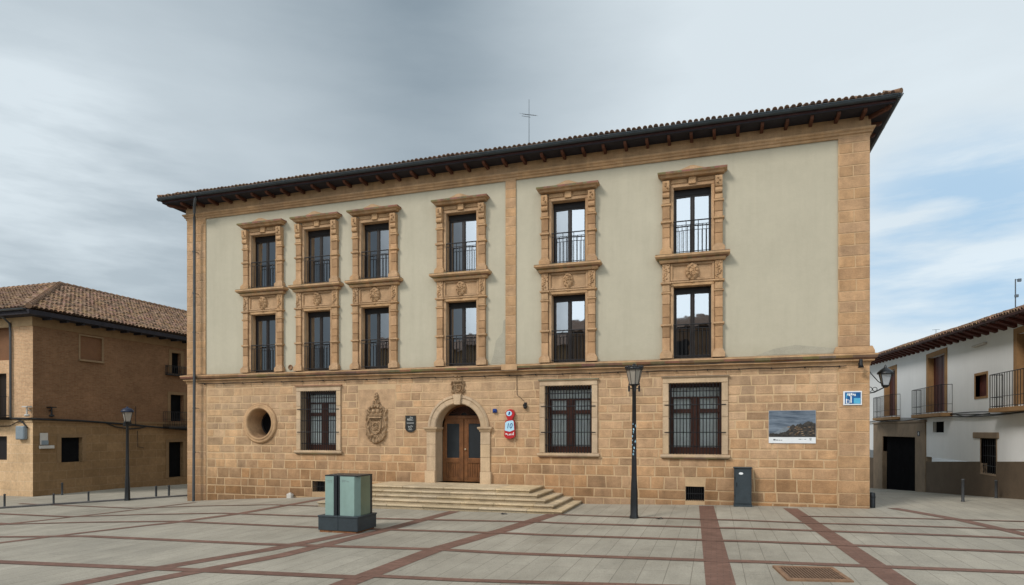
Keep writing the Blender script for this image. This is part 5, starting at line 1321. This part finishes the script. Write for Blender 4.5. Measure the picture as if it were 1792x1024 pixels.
side_balcony(RH, RU, -1, 20.6, 25.2, 3.12, 4.42, .45, M['ochre'], 14, gap=.2, slab_t=.16); side_balcony(RH, RU, -1, 12.2, 16.8, 3.12, 4.40, .45, M['ochre'], 14, gap=.2, slab_t=.16); side_balcony(RH, RU, -1, 2.6, 7.0, 3.14, 4.38, .45, M['ochre'], 14, gap=.2, slab_t=.16)
a, b, c, d = sq[0]; m = MB()
for (p, q_, r_, s_) in ((a-.10, a, c-.08, d+.1), (b, b+.10, c-.08, d+.1), (a, b, d, d+.1), (a, b, c-.08, c)): m.box(RU-.02, RU+.2, p, q_, r_, s_)
o = m.build('square_window', M['ochre'], RH, (RU, a, c)); l = MB(); l.box(RU+.15, RU+.2, a, b, c, d); l.build('shutter', M['rafter_red'], o)
m = MB(); m.box(RU-.12, RU+.0, 8.42, 9.65, 5.72, 5.80, (1, 1, 1), 0, .01); m.build('bricked_lintel', M['off_white'], RH)
a, b, c, d = low[2]; m = MB(); m.box(RU-.05, RU+.1, a-.2, b+.75, d, d+.24, (1, 1, 1), 0, .02); m.box(RU-.04, RU+.3, a-.02, b+.02, c-.06, c); m.box(RU-.028, RU+.3, a-.04, a, c, d); m.box(RU-.028, RU+.3, b, b+.04, c, d); o = m.build('barred_window', M['tan_surround'], RH, (RU, a, c))
l = MB(); l.box(RU+.2, RU+.25, a, b, c, d); l.build('pane', M['interior'], o); l = MB()
for k in range(7): y = a+.1+(b-a-.2)*k/6; l.tube([(RU+.05, y, c), (RU+.05, y, d)], .012, 5)
for k in range(3): z = c+.3+.4*k; l.tube([(RU+.05, a, z), (RU+.05, b, z)], .01, 5)
l.build('iron_grille', M['iron'], o)
a, b, c, d = low[1]; l = MB(); l.box(RU+.15, RU+.2, a, b, c, d); l.build('vent_window', M['interior'], RH)
# roof
mb = MB(); oe = .62
A, B = Vector((RU-oe, -3.4, rz(-3.4)+.22)), Vector((RU-oe, 34.5, rz(34.5)+.22)); rs = Vector((1, 0, .36)).normalized(); top = rs*5.6
mb.face([A, B, B+top, A+top], (1, 1, 1), 1); mb.face([A+top, B+top, B+top+Vector((6, 0, -2)), A+top+Vector((6, 0, -2))], (1, 1, 1), 1)
tile_slope(mb, A, B, rs, 9, .215, lambda e, t: True, .33, .43)
mb.build('tiled_roof', [M['tile'], M['tile_dark']], RH)
mb = MB()
for a, b in zip(V:=[-3.4, 5, 15, 25, 34.5], V[1:]):
    mb.face([(RU, a, rz(a)+.02), (RU, b, rz(b)+.02), (RU-oe, b, rz(b)+.17), (RU-oe, a, rz(a)+.17)]); mb.face([(RU-oe, a, rz(a)+.17), (RU-oe, b, rz(b)+.17), (RU-oe-.005, b, rz(b)+.25), (RU-oe-.005, a, rz(a)+.25)])
mb.build('eave_soffit', M['wood_dark'], RH)
for k in range(46):
    y = -3+.8*k; z = rz(y)
    if k == 0:
        mb = MB(); mb.face([(RU-.0, y, z-.12), (RU-.0, y+.3, z-.12), (RU-oe+.06, y+.3, z+.10), (RU-oe+.06, y, z+.10)])
        for yy in (y, y+.3): mb.face([(RU, yy, z-.12), (RU-oe+.06, yy, z+.10), (RU-oe+.06, yy, z+.165), (RU, yy, z+.03)])
        mb.face([(RU-oe+.06, y, z+.10), (RU-oe+.06, y+.3, z+.10), (RU-oe+.06, y+.3, z+.165), (RU-oe+.06, y, z+.165)])
        cb = mb.build('corbel', M['rafter_red'], RH, (RU, y, z)); c0 = Vector(cb.location)
    else:
        c = cb.copy(); C.objects.link(c); c.parent = RH; c.location = c0+Vector((0, .8*k, z-rz(-3)))
# cables and aerials of the right house
mb = MB(); cr = random.Random(9)
for off in (0, .05, .10): mb.tube([(RU-.08, y, 2.93+off+.05*math.sin(y*.55+off*20)+(.0 if y < 12 else -.004*(y-12))) for y in [-3+.6*k for k in range(60)]], .022, 6)
mb.tube([(RU-.06, 11.5, 3.0), (RU-.06, 10.5, 2.9), (RU-.06, 9.3, 2.94), (RU-.06, 8.0, 2.98)], .018, 6)
tag(mb.build('wall_cable', M['cable'], None, (RU, 10, 3)), 'bundle of black cables along the white house below its balconies', 'cable')
t = empty('roof_aerial', (33.0, 10.96, 7.2), 'thin aerial pole on the roof of the white house', 'aerial')
mb = MB(); ux, vy = 33.0, 10.96; mb.tube([(ux, vy, 6.9), (ux, vy, 8.72)], .022, 6); mb.tube([(ux, vy, 8.68), (ux+.18, vy, 8.69)], .012, 5); mb.box(ux-.02, ux+.10, vy-.05, vy+.05, 7.95, 8.06); mb.box(ux+.08, ux+.2, vy-.05, vy+.05, 8.6, 8.72); mb.build('mast', M['steel'], t)
t = empty('roof_aerial', (33.0, 21.03, 7.6), 'small distant aerial peeking over the white house roof tiles', 'aerial')
mb = MB(); mb.tube([(33.0, 21.03, 7.2), (33.0, 21.03, 8.12)], .012, 6); mb.tube([(32.8, 21.03, 8.12-.02), (33.2, 21.03+.05, 8.12)], .009, 5); mb.build('mast', M['steel'], t)

# ------------------------------------------------------------------ houses across the square (seen mirrored in the window panes)
for k, (x0, x1, h, lab, c) in enumerate(((-16, 6, 12.2, 'ochre house across the square mirrored in the left window panes', (.22, .15, .09)), (8, 27, 13.4, 'tall brown house across the square mirrored in the middle window panes', (.17, .11, .07)), (29, 50, 12.4, 'whitish house across the square mirrored in the right window panes', (.30, .27, .23)))):
    t = empty('terraced_house', ((x0+x1)/2, -52, gz((x0+x1)/2, -48)), lab, 'house', 'houses across the square')
    mb = MB(); hs = []
    for r_ in range(4):
        for q_ in range(int((x1-x0)/3.2)): hs.append((x0+1.2+3.2*q_, x0+2.4+3.2*q_, 1.2+3.0*r_, 2.9+3.0*r_))
    hs = [q_ for q_ in hs if q_[3] < h-.6]
    wall_cells(mb, x0, x1, -1, h, hs, -48.0); mb.box(x0, x1, -58, -48.3, -1, h-.02); mb.build('house_wall', mat('far_house_render', c, .15, .6, .9), t)
    mb = MB()
    for a, b, c_, d in hs: mb.box(a, b, -48.28, -48.2, c_, d)
    mb.build('windows', M['frame_dark'], t)
    mb = MB(); mb.face([(x0-.4, -47.3, h-.1), (x1+.4, -47.3, h-.1), (x1+.4, -53, h+2.0), (x0-.4, -53, h+2.0)][::-1]); mb.face([(x0-.4, -58.6, h-.1), (x1+.4, -58.6, h-.1), (x1+.4, -53, h+2.0), (x0-.4, -53, h+2.0)])
    mb.build('house_roof', M['tile_dark'], t)

# ------------------------------------------------------------------ sky, sun, camera
TH = math.radians(17.66)
def pxdir(x, y):
    X = (x-896)/1110; c, s = math.cos(TH), math.sin(TH); v = Vector((X*c-s, X*s+c, (754-y)/1110)); return v.normalized()
sun_dir = Vector((-.52, -.72, .80)).normalized()
sc = bpy.context.scene
w = bpy.data.worlds.new('World'); sc.world = w; w.use_nodes = True
t = NT(w.node_tree); bg = w.node_tree.nodes['Background']
sky = t.new('ShaderNodeTexSky', sky_type='NISHITA'); sky.sun_disc = False
sky.sun_elevation = math.asin(sun_dir.z); sky.sun_rotation = math.atan2(sun_dir.x, sun_dir.y)
d = t.new('ShaderNodeTexCoord').outputs['Generated']
def dotmask(px, lo, hi):
    v = px if isinstance(px, Vector) else pxdir(*px)
    nd = t.new('ShaderNodeVectorMath', operation='DOT_PRODUCT'); t.link(d, nd.inputs[0]); nd.inputs[1].default_value = v
    m = t.ramp(nd.outputs['Value'], lo, hi); m.node.interpolation_type = 'SMOOTHSTEP'
    return m
sep = t.new('ShaderNodeSeparateXYZ'); t.link(d, sep.inputs[0])
inv = t.math('DIVIDE', 1.0, t.math('ADD', t.math('MAXIMUM', sep.outputs[2], 0.0), .22))
cmb = t.new('ShaderNodeCombineXYZ'); t.link(t.math('MULTIPLY', sep.outputs[0], inv), cmb.inputs[0]); t.link(t.math('MULTIPLY', sep.outputs[1], inv), cmb.inputs[1])
n1 = t.noise(t.vmul(d, (1.0, 1.0, 3.0)), 1.7, 6, .52); n2 = t.noise(t.vmul(d, (1.3, 1.3, 6.0)), 3.2, 6, .55)
br = t.math('MULTIPLY', dotmask((1850, 300), .66, 1.0), 1.15)
br = t.math('ADD', br, t.math('MULTIPLY', dotmask((-150, 400), .76, 1.0), .68))
br = t.math('ADD', br, t.math('MULTIPLY', dotmask(Vector((.33, -.82, .42)).normalized(), .62, .88), 3.0))  # unseen sky behind the camera brightened to whiten the right panes
br = t.math('ADD', br, t.math('MULTIPLY', dotmask(Vector((0, 0, 1)), .55, 1.0), .55))  # sky overhead, mostly unseen, brightened to add skylight
br = t.math('ADD', br, t.ramp(n1, .33, .68, -.02, .19)); br = t.math('ADD', br, t.ramp(n2, .35, .7, -.02, .06))
br = t.math('SUBTRACT', br, t.math('MULTIPLY', dotmask((250, 530), .965, .998), .40), False)
br = t.math('ADD', br, t.math('MULTIPLY', dotmask((40, 415), .962, .999), t.ramp(n2, .4, .6, .12, .42)))
col = t.mix(t.ramp(br, 0, 1.0), (2.30, 3.0, 3.55, 1), (8.0, 8.9, 9.4, 1))
col = t.scale(col, t.ramp(br, 1.2, 2.8, 1.0, 2.0))
blue = t.math('MULTIPLY', dotmask((1680, 425), .986, .998), t.ramp(n2, .40, .60, .9, .1))
col = t.mix(blue, col, (4.6, 6.8, 9.0, 1))
col = t.mix(.10, col, sky.outputs[0])
col = t.scale(col, t.math('SUBTRACT', 1.0, t.math('MULTIPLY', dotmask(Vector((-.66, -.72, .2)).normalized(), .86, .99), .6)))   # unseen sky dimmed here to darken reflections in the left panes
t.link(col, bg.inputs['Color']); bg.inputs['Strength'].default_value = .095
sl = bpy.data.lights.new('sun', 'SUN'); sl.energy = 2.5; sl.angle = math.radians(15); sl.color = (1, .94, .87)
so = bpy.data.objects.new('sun', sl); C.objects.link(so); so.rotation_euler = (-sun_dir).to_track_quat('-Z', 'Y').to_euler()
cam = bpy.data.cameras.new('camera'); cam.sensor_width = 36; cam.lens = 1110/1792*36; cam.shift_y = 242/1792; cam.clip_end = 3000; cam.clip_start = .1
co = bpy.data.objects.new('camera', cam); C.objects.link(co); co.location = (20.85, -21.06, 2.3); co.rotation_euler = (PI/2, 0, TH); sc.camera = co
sc.view_settings.view_transform = 'Standard'; sc.view_settings.look = 'None'; sc.view_settings.exposure = 0
